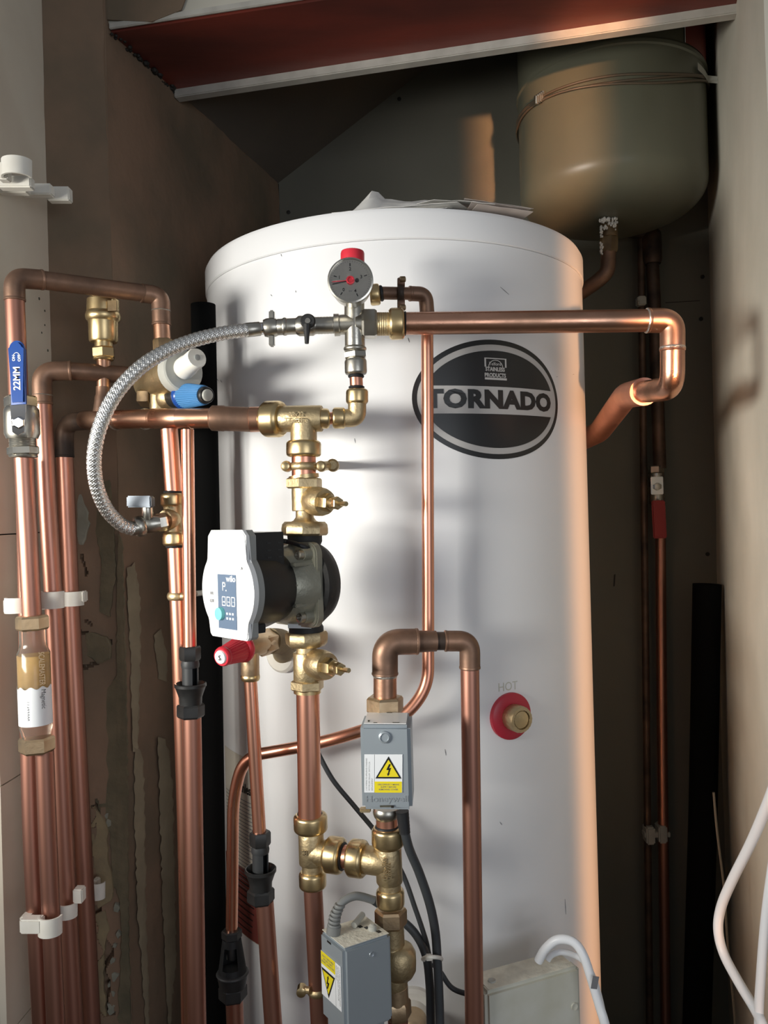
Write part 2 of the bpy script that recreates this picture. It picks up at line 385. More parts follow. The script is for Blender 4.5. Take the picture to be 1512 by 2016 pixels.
# outer left wall: pale tiles
wo = struct(box(None, 'wall_front', 'screw_black', (-.4790, .975, 0), (.0110, .155, 0), (-.02, .002, 0), (0, 0, z_(1.10))))
tz = [-1.4, -.919, -.617, -.317, -.015, 1.10]
for i in range(len(tz)-1):
    y1 = 1.131
    bm = bmesh.new(); z0, z1 = z_(tz[i])+.0008, z_(tz[i+1])-.0008
    n = 40; a = V3(-.4770, .975, 0); dd = V3(.0120, .156, 0); nv = 90; fr = []; bk = []
    rows = []
    for j in range(nv+1):
        z = z0+(z1-z0)*j/nv
        edge = 1.0 + .006*noise.noise(V3(0, 0, z*14)) + .004*noise.noise(V3(3, 0, z*50))
        edge += .012*max(0, 1-abs((z-ZC)-.45)/.5)*0
        p0 = a+UP*z; p1 = a+dd*edge+UP*z
        rows.append((bm.verts.new(p0+V3(.008, 0, 0)), bm.verts.new(p1+V3(.008, 0, 0)), bm.verts.new(p1), bm.verts.new(p0)))
    for j in range(nv):
        r0, r1 = rows[j], rows[j+1]
        for q in range(4): bm.faces.new((r0[q], r0[(q+1) % 4], r1[(q+1) % 4], r1[q]))
    bm.faces.new(rows[0]); bm.faces.new(list(reversed(rows[-1])))
    mesh_obj('tile', bm, M['tile_white'], wo, angle=40)
# dark pits in the tile surface
for (px, py, r) in ((77, 588, .0022), (88, 612, .0016), (108, 622, .0022), (103, 672, .003), (94, 690, .002), (88, 640, .0015), (107, 400, .003), (101, 272, .003), (82, 655, .0015)):
    u = px-756; v = py-1008; k = (u*CR-v*SR)/F; Y = (-.4905-.0779*.70)/(k-.0779); q = P(px, py, Y)
    bm = bmesh.new(); add_rings(bm, [(q, r), (q+V3(.0006, 0, 0), r*.8)], V3(1, 0, 0), 7)
    mesh_obj('pit', bm, M['cavity'], wo)
# loose flakes and exposed patches on the return wall
def flake(px_poly, m, Y, t, name='plaster_flake', lab=None, lay=None):
    rs = random.Random(int(px_poly[0][0]*7+px_poly[0][1])); q_ = []
    for i, (x, y) in enumerate(px_poly):
        x2, y2 = px_poly[(i+1) % len(px_poly)]; L = math.hypot(x2-x, y2-y); k_ = max(1, int(L/9))
        for j in range(k_):
            f_ = j/k_; w_ = min(2.6, L*.12); q_.append((x+(x2-x)*f_+rs.uniform(-w_, w_)*.8, y+(y2-y)*f_+rs.uniform(-w_, w_)))
    W = [(lay(px, py) if lay else P(px, py, Y)) for px, py in q_]; c = sum(W, V3(0, 0, 0))/len(W)
    bm = bmesh.new(); n = len(W)
    f = [bm.verts.new(c+(w_-c)*(.9 if len(px_poly) < 9 or Y < 1.142 else .985)+V3(0, -t, 0)) for w_ in W]; g = [bm.verts.new(w_) for w_ in W]; h = [bm.verts.new(w_+V3(0, .004, 0)) for w_ in W]
    bm.faces.new(f)
    for A, B in ((f, g), (g, h)):
        for i in range(n): bm.faces.new((A[i], A[(i+1) % n], B[(i+1) % n], B[i]))
    bm.faces.new(list(reversed(h))); return mesh_obj(name, bm, M[m], wl, angle=25)
flake([(146, 965), (160, 972), (166, 990), (172, 1012), (176, 1032), (171, 1055), (163, 1073), (156, 1072), (150, 1050), (146, 1030)], 'chip_grey', 1.141, .0015)
flake([(168, 1248), (178, 1243), (210, 1254), (220, 1272), (216, 1296), (203, 1306), (190, 1308), (172, 1290)], 'render_green', 1.143, .0015)
flake([(176, 1592), (186, 1590), (206, 1614), (212, 1640), (213, 1690), (222, 1738), (219, 1775), (205, 1782), (194, 1790), (186, 1760)], 'chip_tan', 1.146, .0012)
flake([(186, 1800), (206, 1790), (214, 1830), (206, 1870), (204, 1915), (207, 1960), (210, 2016), (194, 2016), (190, 1900)], 'chip_tan', 1.1475, .0012)
for (x, y, s) in ((230, 1785, 9), (222, 1890, 7), (226, 1922, 8), (221, 1955, 6), (219, 1985, 10), (214, 1620, 8), (211, 1605, 6), (208, 1630, 5), (226, 1860, 5), (233, 1840, 6), (216, 1938, 5)):
    flake([(x+s*math.cos(a)*random.uniform(.45, 1.15), y+1.4*s*math.sin(a)*random.uniform(.45, 1.1)) for a in [k*PI/4+random.uniform(-.3, .3) for k in range(8)]], 'chip_grey', 1.150, .002)
flake([(173, 1350), (200, 1370), (230, 1330), (232, 1050), (240, 1060), (249, 1400), (252, 1700), (256, 2016), (232, 2016), (240, 1850), (236, 1780), (222, 1735), (216, 1640), (200, 1600), (178, 1560)], 'render_green', 1.1490, .0006)
flake([(190, 955), (214, 945), (222, 1010), (228, 1130), (215, 1215), (196, 1205), (200, 1110), (186, 1040)], 'render_green', 1.1480, .0006)
def on_left(px, py):
    k = ((px-756)*CR-(py-1008)*SR)/F; ax_, ay_ = LW0; dx_, dy_ = LW1[0]-ax_, LW1[1]-ay_
    t = (k*ay_-ax_)/(dx_-k*dy_); Y = ay_+t*dy_; return P(px, py, Y)+V3(.0025, -.001, 0)
M['painted_light'] = mat('painted_light', (0.34, 0.28, 0.19), 0.85, 0, (0.27, 0.22, 0.15), 18, 0, .4, 90)  # paler tone for streaks of reflected light, laid on the wall as thin strips
flake([(262, 1470), (272, 1480), (279, 1510), (280, 1600), (284, 1800), (290, 2016), (284, 2016), (268, 1800), (262, 1600)], 'painted_light', 1.2, .0004, 'light_streak', lay=on_left)
flake([(308, 1452), (320, 1455), (330, 1480), (336, 1560), (340, 1700), (344, 1880), (333, 2016), (328, 2016), (318, 1800), (312, 1600)], 'painted_light', 1.2, .0004, 'light_streak', lay=on_left)
flake([(247, 1120), (262, 1110), (272, 1180), (272, 1330), (266, 1480), (258, 1480), (254, 1300)], 'painted_light', 1.2, .0003, 'light_streak', lay=on_left)
flake([(300, 1250), (312, 1240), (326, 1290), (324, 1340), (310, 1335)], 'painted_light', 1.2, .0003, 'light_streak', lay=on_left)

# ================================================================== HOT WATER TANK
TX, TY, TR = .0257, 1.3337, .300
def rim(bm, c, r, z, seg=128): return (V3(c[0], c[1], z), r)
tank = thing('hot_water_cylinder', 'large white floor-standing hot water cylinder with an oval black brand sticker', 'water heater')
bm = bmesh.new(); add_rings(bm, [(V3(TX, TY, 0), TR-.006), (V3(TX, TY, .006), TR), (V3(TX, TY, z_(.346)), TR)], UP, 160); mesh_obj('tank_body', bm, M['tank_white'], tank)
LR = TR+.0022
bm = bmesh.new(); add_rings(bm, [(V3(TX, TY, z_(.3465)), LR-.002), (V3(TX, TY, z_(.348)), LR), (V3(TX, TY, z_(.380)), LR), (V3(TX, TY, z_(.3865)), LR-.0035), (V3(TX, TY, z_(.389)), LR-.010), (V3(TX, TY, z_(.390)), LR-.03), (V3(TX, TY, z_(.391)), .02)], UP, 160)
mesh_obj('lid', bm, M['tank_white'], tank)
def tank_hit(px, py):
    u, v = px-756., py-1008.; k = (u*CR-v*SR)/F; kz = -(u*SR+v*CR)/F
    A = k*k+1; B = -2*(k*TX+TY); D = B*B-4*A*(TX*TX+TY*TY-TR*TR)
    Y = (-B-math.sqrt(max(D, 0)))/(2*A); phi = math.atan2(k*Y-TX, TY-Y); return phi, z_(kz*Y)
def tsurf(phi, z, off=0.): return V3(TX+(TR+off)*math.sin(phi), TY-(TR+off)*math.cos(phi), z)
def tank_disc(name, m, phic, zc, a, b, off, y0=-1, y1=1, root=tank, hole=0., n=48):
    """elliptical print (semi-axes a arc, b height) on the tank; y0..y1 crops; hole = inner ratio"""
    bm = bmesh.new(); rows = []
    if hole:
        for ir in (1., hole):
            rows.append([bm.verts.new(tsurf(phic+a*(ir if ir == 1 else 1-(1-hole))*math.cos(t)/TR, zc+b*(ir if ir == 1 else 1-(1-hole)*a/b)*math.sin(t), off)) for t in [2*PI*k/n for k in range(n)]])
        for k in range(n): j = (k+1) % n; bm.faces.new((rows[0][k], rows[0][j], rows[1][j], rows[1][k]))
    else:
        # vertical strips
        xs = [-math.cos(PI*k/n) for k in range(n+1)]
        for x in xs:
            h = math.sqrt(max(0, 1-x*x)); lo_, hi_ = max(-h, y0), min(h, y1)
            rows.append((x, lo_, max(lo_, hi_)))
        rows = [(x, l-(1e-4 if h-l < 1e-4 else 0), h) for x, l, h in rows]
        vv = [[bm.verts.new(tsurf(phic+a*x/TR, zc+b*(l+(h-l)*q), off)) for q in (0, 1)] for x, l, h in rows]
        for k in range(len(vv)-1): bm.faces.new((vv[k][0], vv[k+1][0], vv[k+1][1], vv[k][1]))
    # give thickness
    ret = bmesh.ops.extrude_face_region(bm, geom=list(bm.faces))
    for v in ret['geom']:
        if isinstance(v, bmesh.types.BMVert):
            rr = V3(v.co.x-TX, v.co.y-TY, 0).normalized(); v.co -= rr*(off)
    return mesh_obj(name, bm, M[m], root, angle=60)
pl_, zl_ = tank_hit(811, 790); pr_, zr_ = tank_hit(1097, 775); pt_, zt_ = tank_hit(960, 668); pb_, zb_ = tank_hit(962, 904)
pc = (pl_+pr_)/2; zc_ = (zt_+zb_)/2; EA = (pr_-pl_)/2*TR; EB = (zt_-zb_)/2
st = tank_disc('brand_sticker', 'logo_black', pc, zc_, EA, EB, .0004, root=tank); plabel(st, 'oval black sticker with silver ring and silver name band')
E1A, E1B = EA-.0066, EB-.0066; E2A, E2B = EA-.0145, EB-.0145
tank_disc('sticker_ring', 'logo_silver', pc, zc_, E1A, E1B, .0008, root=st)
tank_disc('sticker_field', 'logo_black', pc, zc_, E2A, E2B, .0012, root=st)
_, zb1 = tank_hit(960, 761); _, zb0 = tank_hit(960, 815)
tank_disc('name_band', 'logo_silver', pc, zc_, E2A+.004, E2B+.004, .0016, (zb0-zc_)/(E2B+.004), (zb1-zc_)/(E2B+.004), root=st)
p0_, _ = tank_hit(834, 790); p1_, _ = tank_hit(1083, 790)
wd = (p1_-p0_)*TR; pm = (p0_+p1_)/2
text(st, 'TORNADO', 'logo_black', None, None, None, .0312, .0002, .0017, wd/.1665, wrap=lambda x, y, z: tsurf(pm+x/TR, (zb0+zb1)/2+y, .0019+z), space=1.06)
ps, zs1 = tank_hit(974, 730); _, zs2 = tank_hit(974, 739.5); phL, _ = tank_hit(953, 730); phR, _ = tank_hit(996, 730)
sw = (phR-phL)*TR
text(st, 'STAINLESS', 'logo_silver', None, None, None, .0072, .0001, .00022, sw/.0385, wrap=lambda x, y, z: tsurf(ps+x/TR, zs1+y+.0015, .0015+z))
text(st, 'PRODUCTS', 'logo_silver', None, None, None, .0072, .0001, .00022, sw/.0385, wrap=lambda x, y, z: tsurf(ps+x/TR, zs2+y, .0015+z))
text(st, 'Telford', 'logo_silver', None, None, None, .0062, .0001, 0, 1.0, wrap=lambda x, y, z: tsurf(ps+x/TR, zs1+y+.0085, .0015+z))
_, zbar = tank_hit(974, 746.5)
bm = bmesh.new()
def strip(bm, ph0, ph1, z0, z1, off, n=8):
    vv = [[bm.verts.new(tsurf(ph0+(ph1-ph0)*k/n, z, off)) for z in (z0, z1)] for k in range(n+1)]
    for k in range(n): bm.faces.new((vv[k][0], vv[k+1][0], vv[k+1][1], vv[k][1]))
strip(bm, phL, phR, zbar-.0012, zbar+.0016, .0016); zt = zs1+.007
strip(bm, phL, phL+.008, zs1+.0045, zs1+.0155, .0016, 2); strip(bm, phR-.008, phR, zs1+.0045, zs1+.0155, .0016, 2); strip(bm, phL, phR, zs1+.0150, zs1+.0163, .0016)
for k in range(10):
    a0, a1 = PI*k/10, PI*(k+1)/10; r0, r1 = .0102, .0112
    q = [bm.verts.new(tsurf((phL+phR)/2+r*math.cos(a)/TR, zs1+.0045+r*math.sin(a)*.85, .0016)) for a, r in ((a0, r0), (a1, r0), (a1, r1), (a0, r1))]; bm.faces.new(q)
mesh_obj('bridge_emblem', bm, M['logo_silver'], st)
# HOT, printed faintly
ph, zh = tank_hit(1000, 1352)
text(tank, 'HOT', 'box_cream', None, None, None, .016, .00005, 0, .9, wrap=lambda x, y, z: tsurf(ph+x/TR, zh+y, .0002+z))
# scuffs
for (x0, y0, x1, y1) in ((1095, 742, 1130, 737), (985, 565, 1002, 580), (984, 1618, 988, 1624), (1112, 1770, 1114, 1800), (803, 665, 806, 674), (876, 1475, 878, 1487), (533, 580, 536, 583), (698, 863, 700, 872), (553, 500, 555, 505), (582, 572, 583, 576), (426, 744, 430, 750), (434, 748, 437, 753), (988, 842, 1004, 856)):
    a0, z0 = tank_hit(x0, y0); a1, z1 = tank_hit(x1, y1); q0, q1 = tsurf(a0, z0, .0002), tsurf(a1, z1, .0002)
    bm = bmesh.new(); add_tube(bm, [q0, (q0+q1)/2, q1], [.0002, .0005, .0002], 5); mesh_obj('scuff', bm, M['print_grey'], tank)
# paper instruction label low on the left flank
def tank_patch(name, m, x0, x1, y0, y1, off, root):
    a0, _ = tank_hit(x0, (y0+y1)/2); a1, _ = tank_hit(x1, (y0+y1)/2); _, z1 = tank_hit(x1, y0); _, z0 = tank_hit(x1, y1)
    bm = bmesh.new(); strip(bm, a0, a1, z0, z1, off, 16); strip(bm, a0, a1, z0, z1, off*.3, 16)
    return mesh_obj(name, bm, M[m], root), a0, a1, z0, z1
M['label_old'] = mat('label_old', (0.60, 0.56, 0.48), 0.6); M['label_red'] = mat('label_red', (0.20, 0.045, 0.036), 0.5)
lb, a0, a1, z0, z1 = tank_patch('instruction_label', 'label_old', 449, 508, 1500, 1860, .0006, tank); plabel(lb, 'cream instruction label with a red lower block')
tank_patch('red_block', 'label_red', 449, 508, 1725, 1858, .0010, lb)
text(lb, 'stainless', 'print_black', None, None, None, .019, .0001, .0004, .8, align='RIGHT', wrap=lambda x, y, z: tsurf(a1-.02+x/TR, z1-.045+y, .0011+z))
for k in range(26):
    zk = z1-.062-.0052*k
    if k > 24: break
    bm = bmesh.new(); strip(bm, a0+.012, a1-.01-.06*random.random(), zk-.0005, zk+.0006, .0011, 10); mesh_obj('print_line', bm, M['print_grey'], lb)
for k in range(9):
    zk = z0+.012+.009*k
    bm = bmesh.new(); strip(bm, a0+.012, a1-.02-.05*random.random(), zk-.0008, zk+.0008, .0014, 10); mesh_obj('print_line', bm, M['print_black'], lb)

# hot outlet boss
bs = thing('immersion_boss', 'brass capped boss on a round red plate, low on the tank front', 'boss')
ph, zh = tank_hit(1004, 1409); c = tsurf(ph, zh, 0); nn = V3(math.sin(ph), -math.cos(ph), 0)
bm = bmesh.new(); add_rings(bm, [(c-nn*.002, .0305), (c+nn*.004, .0305), (c+nn*.0055, .0285), (c+nn*.006, .018)], nn, 48); mesh_obj('plate', bm, M['red_plate'], bs)
c2 = c+nn*.006
bm = bmesh.new(); add_rings(bm, [(c2, .0165), (c2+nn*.003, .0172), (c2+nn*.018, .0172), (c2+nn*.021, .0160), (c2+nn*.021, .0125), (c2+nn*.0175, .0118), (c2+nn*.0178, .001)], nn, 40, rib=.03); mesh_obj('cap', bm, M['brass_cast'], bs)
bm = bmesh.new(); add_rings(bm, [(c2+nn*.0165, .0112), (c2+nn*.0195, .0108), (c2+nn*.0198, .001)], nn, 28); mesh_obj('cap_insert', bm, M['brass'], bs)

# papers lying on the lid
ZL = .3915
def sheet(name, label, poly, z, amp, seed, m='paper', grp='loose papers on the tank lid', curl=None, n=14):
    """crumpled sheet; poly = 4 plan corners"""
    bm = bmesh.new(); g = []; a, b, c, d = [Vector(p) for p in poly]
    for i in range(n+1):
        g.append([])
        for j in range(n+1):
            s, t = i/n, j/n; p = a.lerp(b, s).lerp(d.lerp(c, s), t)
            q = noise.noise(V3(p.x*22+seed, p.y*22, seed))+.5*noise.noise(V3(p.x*60, p.y*60+seed, 1)); q = abs(q)
            h = z+amp*q*(.15+.85*math.sin(PI*min(1, max(0, s)))) + (curl(s, t) if curl else 0)
            g[-1].append(bm.verts.new((p.x, p.y, z_(h))))
    for i in range(n):
        for j in range(n): bm.faces.new((g[i][j], g[i+1][j], g[i+1][j+1], g[i][j+1]))
    top = list(bm.faces); ret = bmesh.ops.extrude_face_region(bm, geom=top)
    for v in ret['geom']:
        if isinstance(v, bmesh.types.BMVert): v.co.z += .0004
    o = mesh_obj(name, bm, M[m], None, angle=30); return tag(o, label, 'paper', grp)
def pk(s, pts):
    for (a, x), (b, y) in zip(pts, pts[1:]):
        if a <= s <= b: return x+(y-x)*(s-a)/(b-a)
    return pts[-1][1]
def px_x(px, Y): return P(px, 400, Y).x
sheet('paper_sheet', 'white crumpled sheet with a raised pointed peak, leftmost on tank lid', [(px_x(640, 1.075), 1.082), (px_x(880, 1.06), 1.058), (px_x(915, 1.12), 1.12), (px_x(655, 1.13), 1.14)], ZL+.002, .005, 3,
      curl=lambda s, t: t*pk(s, [(0, .004), (.13, .022), (.32, .058), (.40, .042), (.55, .036), (.8, .032), (1, .022)]), n=20)
sheet('paper_sheet', 'white flat sheet with curled front edge under the crumpled one on tank lid', [(px_x(652, 1.07), 1.074), (px_x(900, 1.05), 1.047), (px_x(930, 1.10), 1.10), (px_x(660, 1.11), 1.12)], ZL+.0012, .003, 9, curl=lambda s, t: .004+.006*s*t)
sheet('paper_sheet', 'thin pale folded leaflet lying over the front lid rim', [(px_x(855, 1.045), 1.045), (px_x(975, 1.055), 1.056), (px_x(925, 1.11), 1.11), (px_x(820, 1.10), 1.10)], ZL+.008, .003, 14, curl=lambda s, t: t*.016-.004*s*(1-t))
sheet('paper_sheet', 'grey-pink paper stack with sharp right corners on tank lid', [(px_x(915, 1.05), 1.054), (px_x(1052, 1.08), 1.086), (px_x(1020, 1.13), 1.14), (px_x(910, 1.12), 1.12)], ZL+.012, .001, 21, m='paper_pink', curl=lambda s, t: t*.014-.004*s)
sheet('paper_sheet', 'middle grey-pink paper under the stack at right of lid', [(px_x(930, 1.05), 1.052), (px_x(1047, 1.08), 1.084), (px_x(1010, 1.12), 1.13), (px_x(910, 1.11), 1.11)], ZL+.0075, .001, 23, m='paper_pink')
sheet('paper_sheet', 'lowest grey-pink paper at the right of lid, corner over the rim', [(px_x(940, 1.05), 1.050), (px_x(1050, 1.08), 1.082), (px_x(1015, 1.12), 1.13), (px_x(910, 1.11), 1.11)], ZL+.0025, .001, 25, m='paper_pink')

# ================================================================== EXPANSION VESSEL
vx, vy, vr = .430, 1.478, .164
ves = thing('expansion_vessel', 'grey-green domed expansion vessel hung high behind the tank', 'vessel')
zb = .538    # underside
pf = []
for k in range(11): a = PI/2*k/10; pf.append((zb-.0+.075*(1-math.cos(a)), vr*math.sin(a)))
prof = [(V3(vx, vy, z_(z-.0)), max(r, .01)) for z, r in pf]
prof += [(V3(vx, vy, z_(.640)), vr)]
bm = bmesh.new()
zo = P(1205, 437, 1.45).z-ZC
base = zo
rings = [(V3(vx, vy, z_(base+.066*(1-math.cos(PI/2*k/16)))), max(.012, vr*math.sin(PI/2*k/16)**.74)) for k in range(17)]
rings += [(V3(vx, vy, z_(base+.240)), vr), (V3(vx, vy, z_(base+.242)), vr+.003), (V3(vx, vy, z_(base+.248)), vr+.003), (V3(vx, vy, z_(base+.250)), vr-.001), (V3(vx, vy, z_(base+.42)), vr-.001)]
rings += [(V3(vx, vy, z_(base+.42+.06*math.sin(PI/2*k/6))), max(.01, (vr-.001)*math.cos(PI/2*k/6))) for k in range(1, 7)]
add_rings(bm, rings, UP, 96); mesh_obj('shell', bm, M['vessel_green'], ves, angle=40)
bm = bmesh.new()
for k in range(14):
    pass
def vs_(a, z, off=0): return V3(vx+(vr+off)*math.sin(a), vy-(vr+off)*math.cos(a), z_(z))
def vstrip(name, m, a0, a1, z0, z1, off):
    bm = bmesh.new(); vv = [[bm.verts.new(vs_(a0+(a1-a0)*k/12, z, off)) for z in (z0, z1)] for k in range(13)]
    for k in range(12): bm.faces.new((vv[k][0], vv[k+1][0], vv[k+1][1], vv[k][1]))
    return mesh_obj(name, bm, M[m], ves)
plabel(vstrip('rating_label', 'label_red', .56, 1.3, base+.253, base+.42, .0008), 'dark red label'); vstrip('label_edge', 'label_white', .55, .56, base+.253, base+.42, .0009)
# wire strap round it
strap = thing('wire_strap', 'twisted brown wire strap around the expansion vessel', 'strap')
zs = base+.181
def zstrap(a): return .050*max(0, math.sin(a))**2 + .016*max(0, -math.sin(a))**2
for k, dz in enumerate((0, .006, -.005)):
    pts = [vs_(a, zs+zstrap(a)+dz*(1 if k else 0)+.0025*math.sin(a*3+k*2), .0018+.0008*k) for a in [-2.9+5.8*i/80 for i in range(81)]]
    bm = bmesh.new(); add_tube(bm, pts, .0022, 8); mesh_obj('wire', bm, M['wire_brown'], strap, angle=70)
bm = bmesh.new(); c = vs_(-1.02, zs+zstrap(-1.02), .005)
for i in range(5): add_rings(bm, [(c+V3(-.006+.003*i, 0, -.003+.002*i)-UP*.006, .004), (c+V3(-.006+.003*i, -.002, -.003+.002*i)+UP*.006, .0045)], V3(.3, -.2, 1), 8)
mesh_obj('twisted_knot', bm, M['nickel'], strap)
bm = bmesh.new(); q = vs_(1.0, zs+.006, .004)
pts = [vs_(.72+.04*k, zs+.040-.0005*k, .005) for k in range(8)]+[vs_(1.02, zs+.036, .005)+V3(.022*k, -.004*k, -.003*k) for k in range(1, 4)]
for i in range(len(pts)-1): box_bm(bm, pts[i]-UP*.006, pts[i+1]-pts[i], V3(.0008, .0012, 0), UP*.012)
mesh_obj('strap_tail', bm, M['grey_plastic'], strap)

# vessel outlet, taped joint and bent pipe
vo = thing('vessel_outlet_pipe', 'brown elbow pipe with white thread tape below the expansion vessel', 'pipe')
seg_(vo, 'union', 'cyl', 'brass_old', (1199, 436, 1.45), (1199, 468, 1.45), 17)
seg_(vo, 'union', 'hex', 'brass_old', (1199, 466, 1.45), (1198, 498, 1.45), 18)
pipe(vo, 'tube', 'copper_brown', [(1198, 496, 1.45), (1197, 535, 1.45), (1175, 555, 1.46), (1120, 592, 1.50)], 14.5, .03)
bm = bmesh.new()
for k in range(90):
    x = 1181+random.random()*34; y = 430+random.random()**2*22 if k < 65 else 445+random.random()*55; x = x if k < 65 else 1182+random.random()*4
    q = P(x, y, 1.427+.008*random.random()); r = .0012+.0018*random.random(); add_rings(bm, [(q-UP*r, r*.5), (q, r), (q+UP*r, r*.5)], UP, 6)
o = mesh_obj('thread_tape', bm, M['paper'], vo); o['kind'] = 'stuff'

# dark pipes on the back wall at right
bp = thing('back_wall_pipe', 'dark copper pipe with a red-lever valve on back wall right of the tank', 'pipe')
YB = 1.60
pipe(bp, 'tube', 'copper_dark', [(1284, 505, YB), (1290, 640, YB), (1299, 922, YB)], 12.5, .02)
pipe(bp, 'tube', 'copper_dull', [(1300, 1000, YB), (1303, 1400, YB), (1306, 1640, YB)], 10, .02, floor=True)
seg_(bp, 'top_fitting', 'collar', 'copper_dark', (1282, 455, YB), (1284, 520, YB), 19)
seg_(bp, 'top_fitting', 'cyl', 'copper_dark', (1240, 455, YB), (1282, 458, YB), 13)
seg_(bp, 'nut', 'hex', 'nickel', (1292, 917, YB), (1292, 932, YB), 15)
seg_(bp, 'valve_body', 'cyl', 'nickel', (1292, 932, YB), (1294, 992, YB), 15)
seg_(bp, 'nut', 'hex', 'nickel', (1295, 992, YB), (1296, 1004, YB), 14)
q = P(1294, 958, YB-.035); box(bp, 'handle_plate', 'chrome', q+V3(-.012, 0, -.015), (.024, 0, 0), (0, .003, 0), (0, 0, .034), .001)
c = P(1294, 958, YB-.036); bm = bmesh.new(); add_rings(bm, [(c, .0075), (c-V3(0, .006, 0), .0072), (c-V3(0, .007, 0), .004)], V3(0, -1, 0), 6); mesh_obj('handle_nut', bm, M['nickel'], bp)
bm = bmesh.new(); a, b = P(1296, 985, YB-.036), P(1300, 1060, YB-.036); d = b-a
box_bm(bm, a-V3(.0125, 0, 0), V3(.026, 0, 0), V3(0, .005, 0), d, .002); mesh_obj('lever', bm, M['red_dark'], bp)
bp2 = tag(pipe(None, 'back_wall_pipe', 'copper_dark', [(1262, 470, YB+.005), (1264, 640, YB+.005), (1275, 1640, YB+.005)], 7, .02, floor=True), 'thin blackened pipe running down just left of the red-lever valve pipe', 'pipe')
ck = thing('pipe_clip', 'small grey clip beside the dark back wall pipes, near the long horizontal pipe', 'clip'); q = P(1266, 590, YB-.012)
box(ck, 'clip_body', 'grey_plastic', q-V3(.009, 0, .010), (.016, 0, 0), (0, .02, 0), (0, 0, .018), .002); box(ck, 'clip_latch', 'grey_plastic', q-V3(.011, .002, .002), (.004, 0, 0), (0, .008, 0), (0, 0, .008), .001)
ck = thing('pipe_clip', 'grey double clip near the foot of the dark back wall pipe', 'clip'); q = P(1296, 1650, YB-.014)
for dx, dz in ((-.022, -.014), (.002, -.012)): box(ck, 'clip_body', 'grey_plastic', q+V3(dx, 0, dz), (.017, 0, 0), (0, .03, 0), (0, 0, .034), .003)
box(ck, 'clip_bar', 'grey_plastic', q+V3(-.024, .006, -.002), (.05, 0, 0), (0, .02, 0), (0, 0, .01), .001)
# black foam lagging
tag(pipe(None, 'pipe_lagging', 'foam_black', [(1392, 1150, 1.50), (1384, 1600, 1.50), (1372, 2016, 1.50)], 27, .02, floor=True), 'black foam lagging tube standing in the back right corner', 'pipe lagging')
tag(pipe(None, 'pipe_lagging', 'foam_black', [(400, 600, 1.10), (412, 1200, 1.10), (424, 2016, 1.10)], 24, .02, floor=True), 'black foam lagging tube between the left wall and the tank', 'pipe lagging')

# ================================================================== RIGHT-HAND 28 MM RUN
Y0 = .93
hp = thing('copper_pipe', 'long horizontal copper pipe crossing above the black oval sticker, turning back behind the tank', 'pipe')
pipe(hp, 'tube', 'copper_mottled', [(796, 637, Y0), (1282, 631, Y0)], 22)
elbow(hp, 'copper_mottled', (1274, 631, Y0), (1324, 631, Y0), (1324, 690, Y0), 24, .026)
solder(hp, (1271, 631, Y0), (1276, 631, Y0), 25); solder(hp, (1324, 680, Y0), (1324, 692, Y0), 25)
elbow(hp, 'copper_mottled', (1324, 690, Y0), (1324, 764, Y0+.005), (1262, 772, 1.02), 23.5, .028, lip=False)
pipe(hp, 'tube', 'copper_dull', [(1268, 771, 1.01), (1232, 779, 1.12), (1180, 850, 1.32), (1152, 864, 1.40)], 23, .02)

# manifold, gauge and filling valve
mf = thing('filling_manifold', 'nickel-plated cross manifold behind the round pressure gauge', 'manifold')
YM = .93
seg_(mf, 'body', 'cyl', 'nickel', (696, 520, YM), (699, 690, YM), 20)
seg_(mf, 'arm', [(0, 1), (.25, 1), (.3, .9), (1, 1.0)], 'nickel', (658, 640, YM), (697, 638, YM), (22, 21))
seg_(mf, 'arm', 'cyl', 'nickel', (700, 638, YM), (725, 638, YM), 22)
seg_(mf, 'hex_boss', 'hex', 'nickel', (713, 638, YM), (742, 638, YM), 30, phase=.52)
seg_(mf, 'lower_flange', 'ring', 'nickel', (699, 682, YM), (699, 692, YM), 23)
seg_(mf, 'lower_nut', 'hex', 'nickel', (699, 693, YM), (700, 706, YM), 24)
seg_(mf, 'lower_collar', 'collar', 'nickel', (701, 738, YM), (700, 706, YM), 22)
gs = thing('pressure_gauge', 'round pressure gauge with a pale dial and two needles', 'gauge')
gc = P(690, 553, .885); gy = V3(0, 1, 0); R = S(45, .885)
bm = bmesh.new(); add_rings(bm, [(gc+gy*.032, .012), (gc+gy*.030, R*.86), (gc+gy*.004, R*.95), (gc+gy*.0015, R), (gc-gy*.003, R), (gc-gy*.0035, R*.93), (gc-gy*.001, R*.92)], gy, 64); mesh_obj('case', bm, M['nickel'], gs)
bm = bmesh.new(); add_rings(bm, [(gc+gy*.0005, R*.915), (gc-gy*.0008, R*.915)], gy, 64); dial = mesh_obj('dial', bm, M['gauge_dial'], gs)
ex, ey = V3(CR, 0, -SR)*1, V3(SR, 0, CR)
ex = V3(1, 0, -.0); ey = V3(0, 0, 1)
bm = bmesh.new()
def tick(bm, a, r0, r1, wd_):
    dr = ex*math.cos(a)+ey*math.sin(a); pr = ex*-math.sin(a)+ey*math.cos(a); o_ = gc-gy*.0011
    vv = [bm.verts.new(o_+dr*r0+pr*wd_), bm.verts.new(o_+dr*r1+pr*wd_), bm.verts.new(o_+dr*r1-pr*wd_), bm.verts.new(o_+dr*r0-pr*wd_)]
    bm.faces.new(vv)
for k in range(41):
    a = math.radians(235-290*k/40); tick(bm, a, R*(.80), R*.86, .00010)
for k, dg in enumerate((234, 163, 90, 17, -66)): tick(bm, math.radians(dg), R*.62, R*.76, .00055)
mesh_obj('scale_marks', bm, M['print_black'], dial)
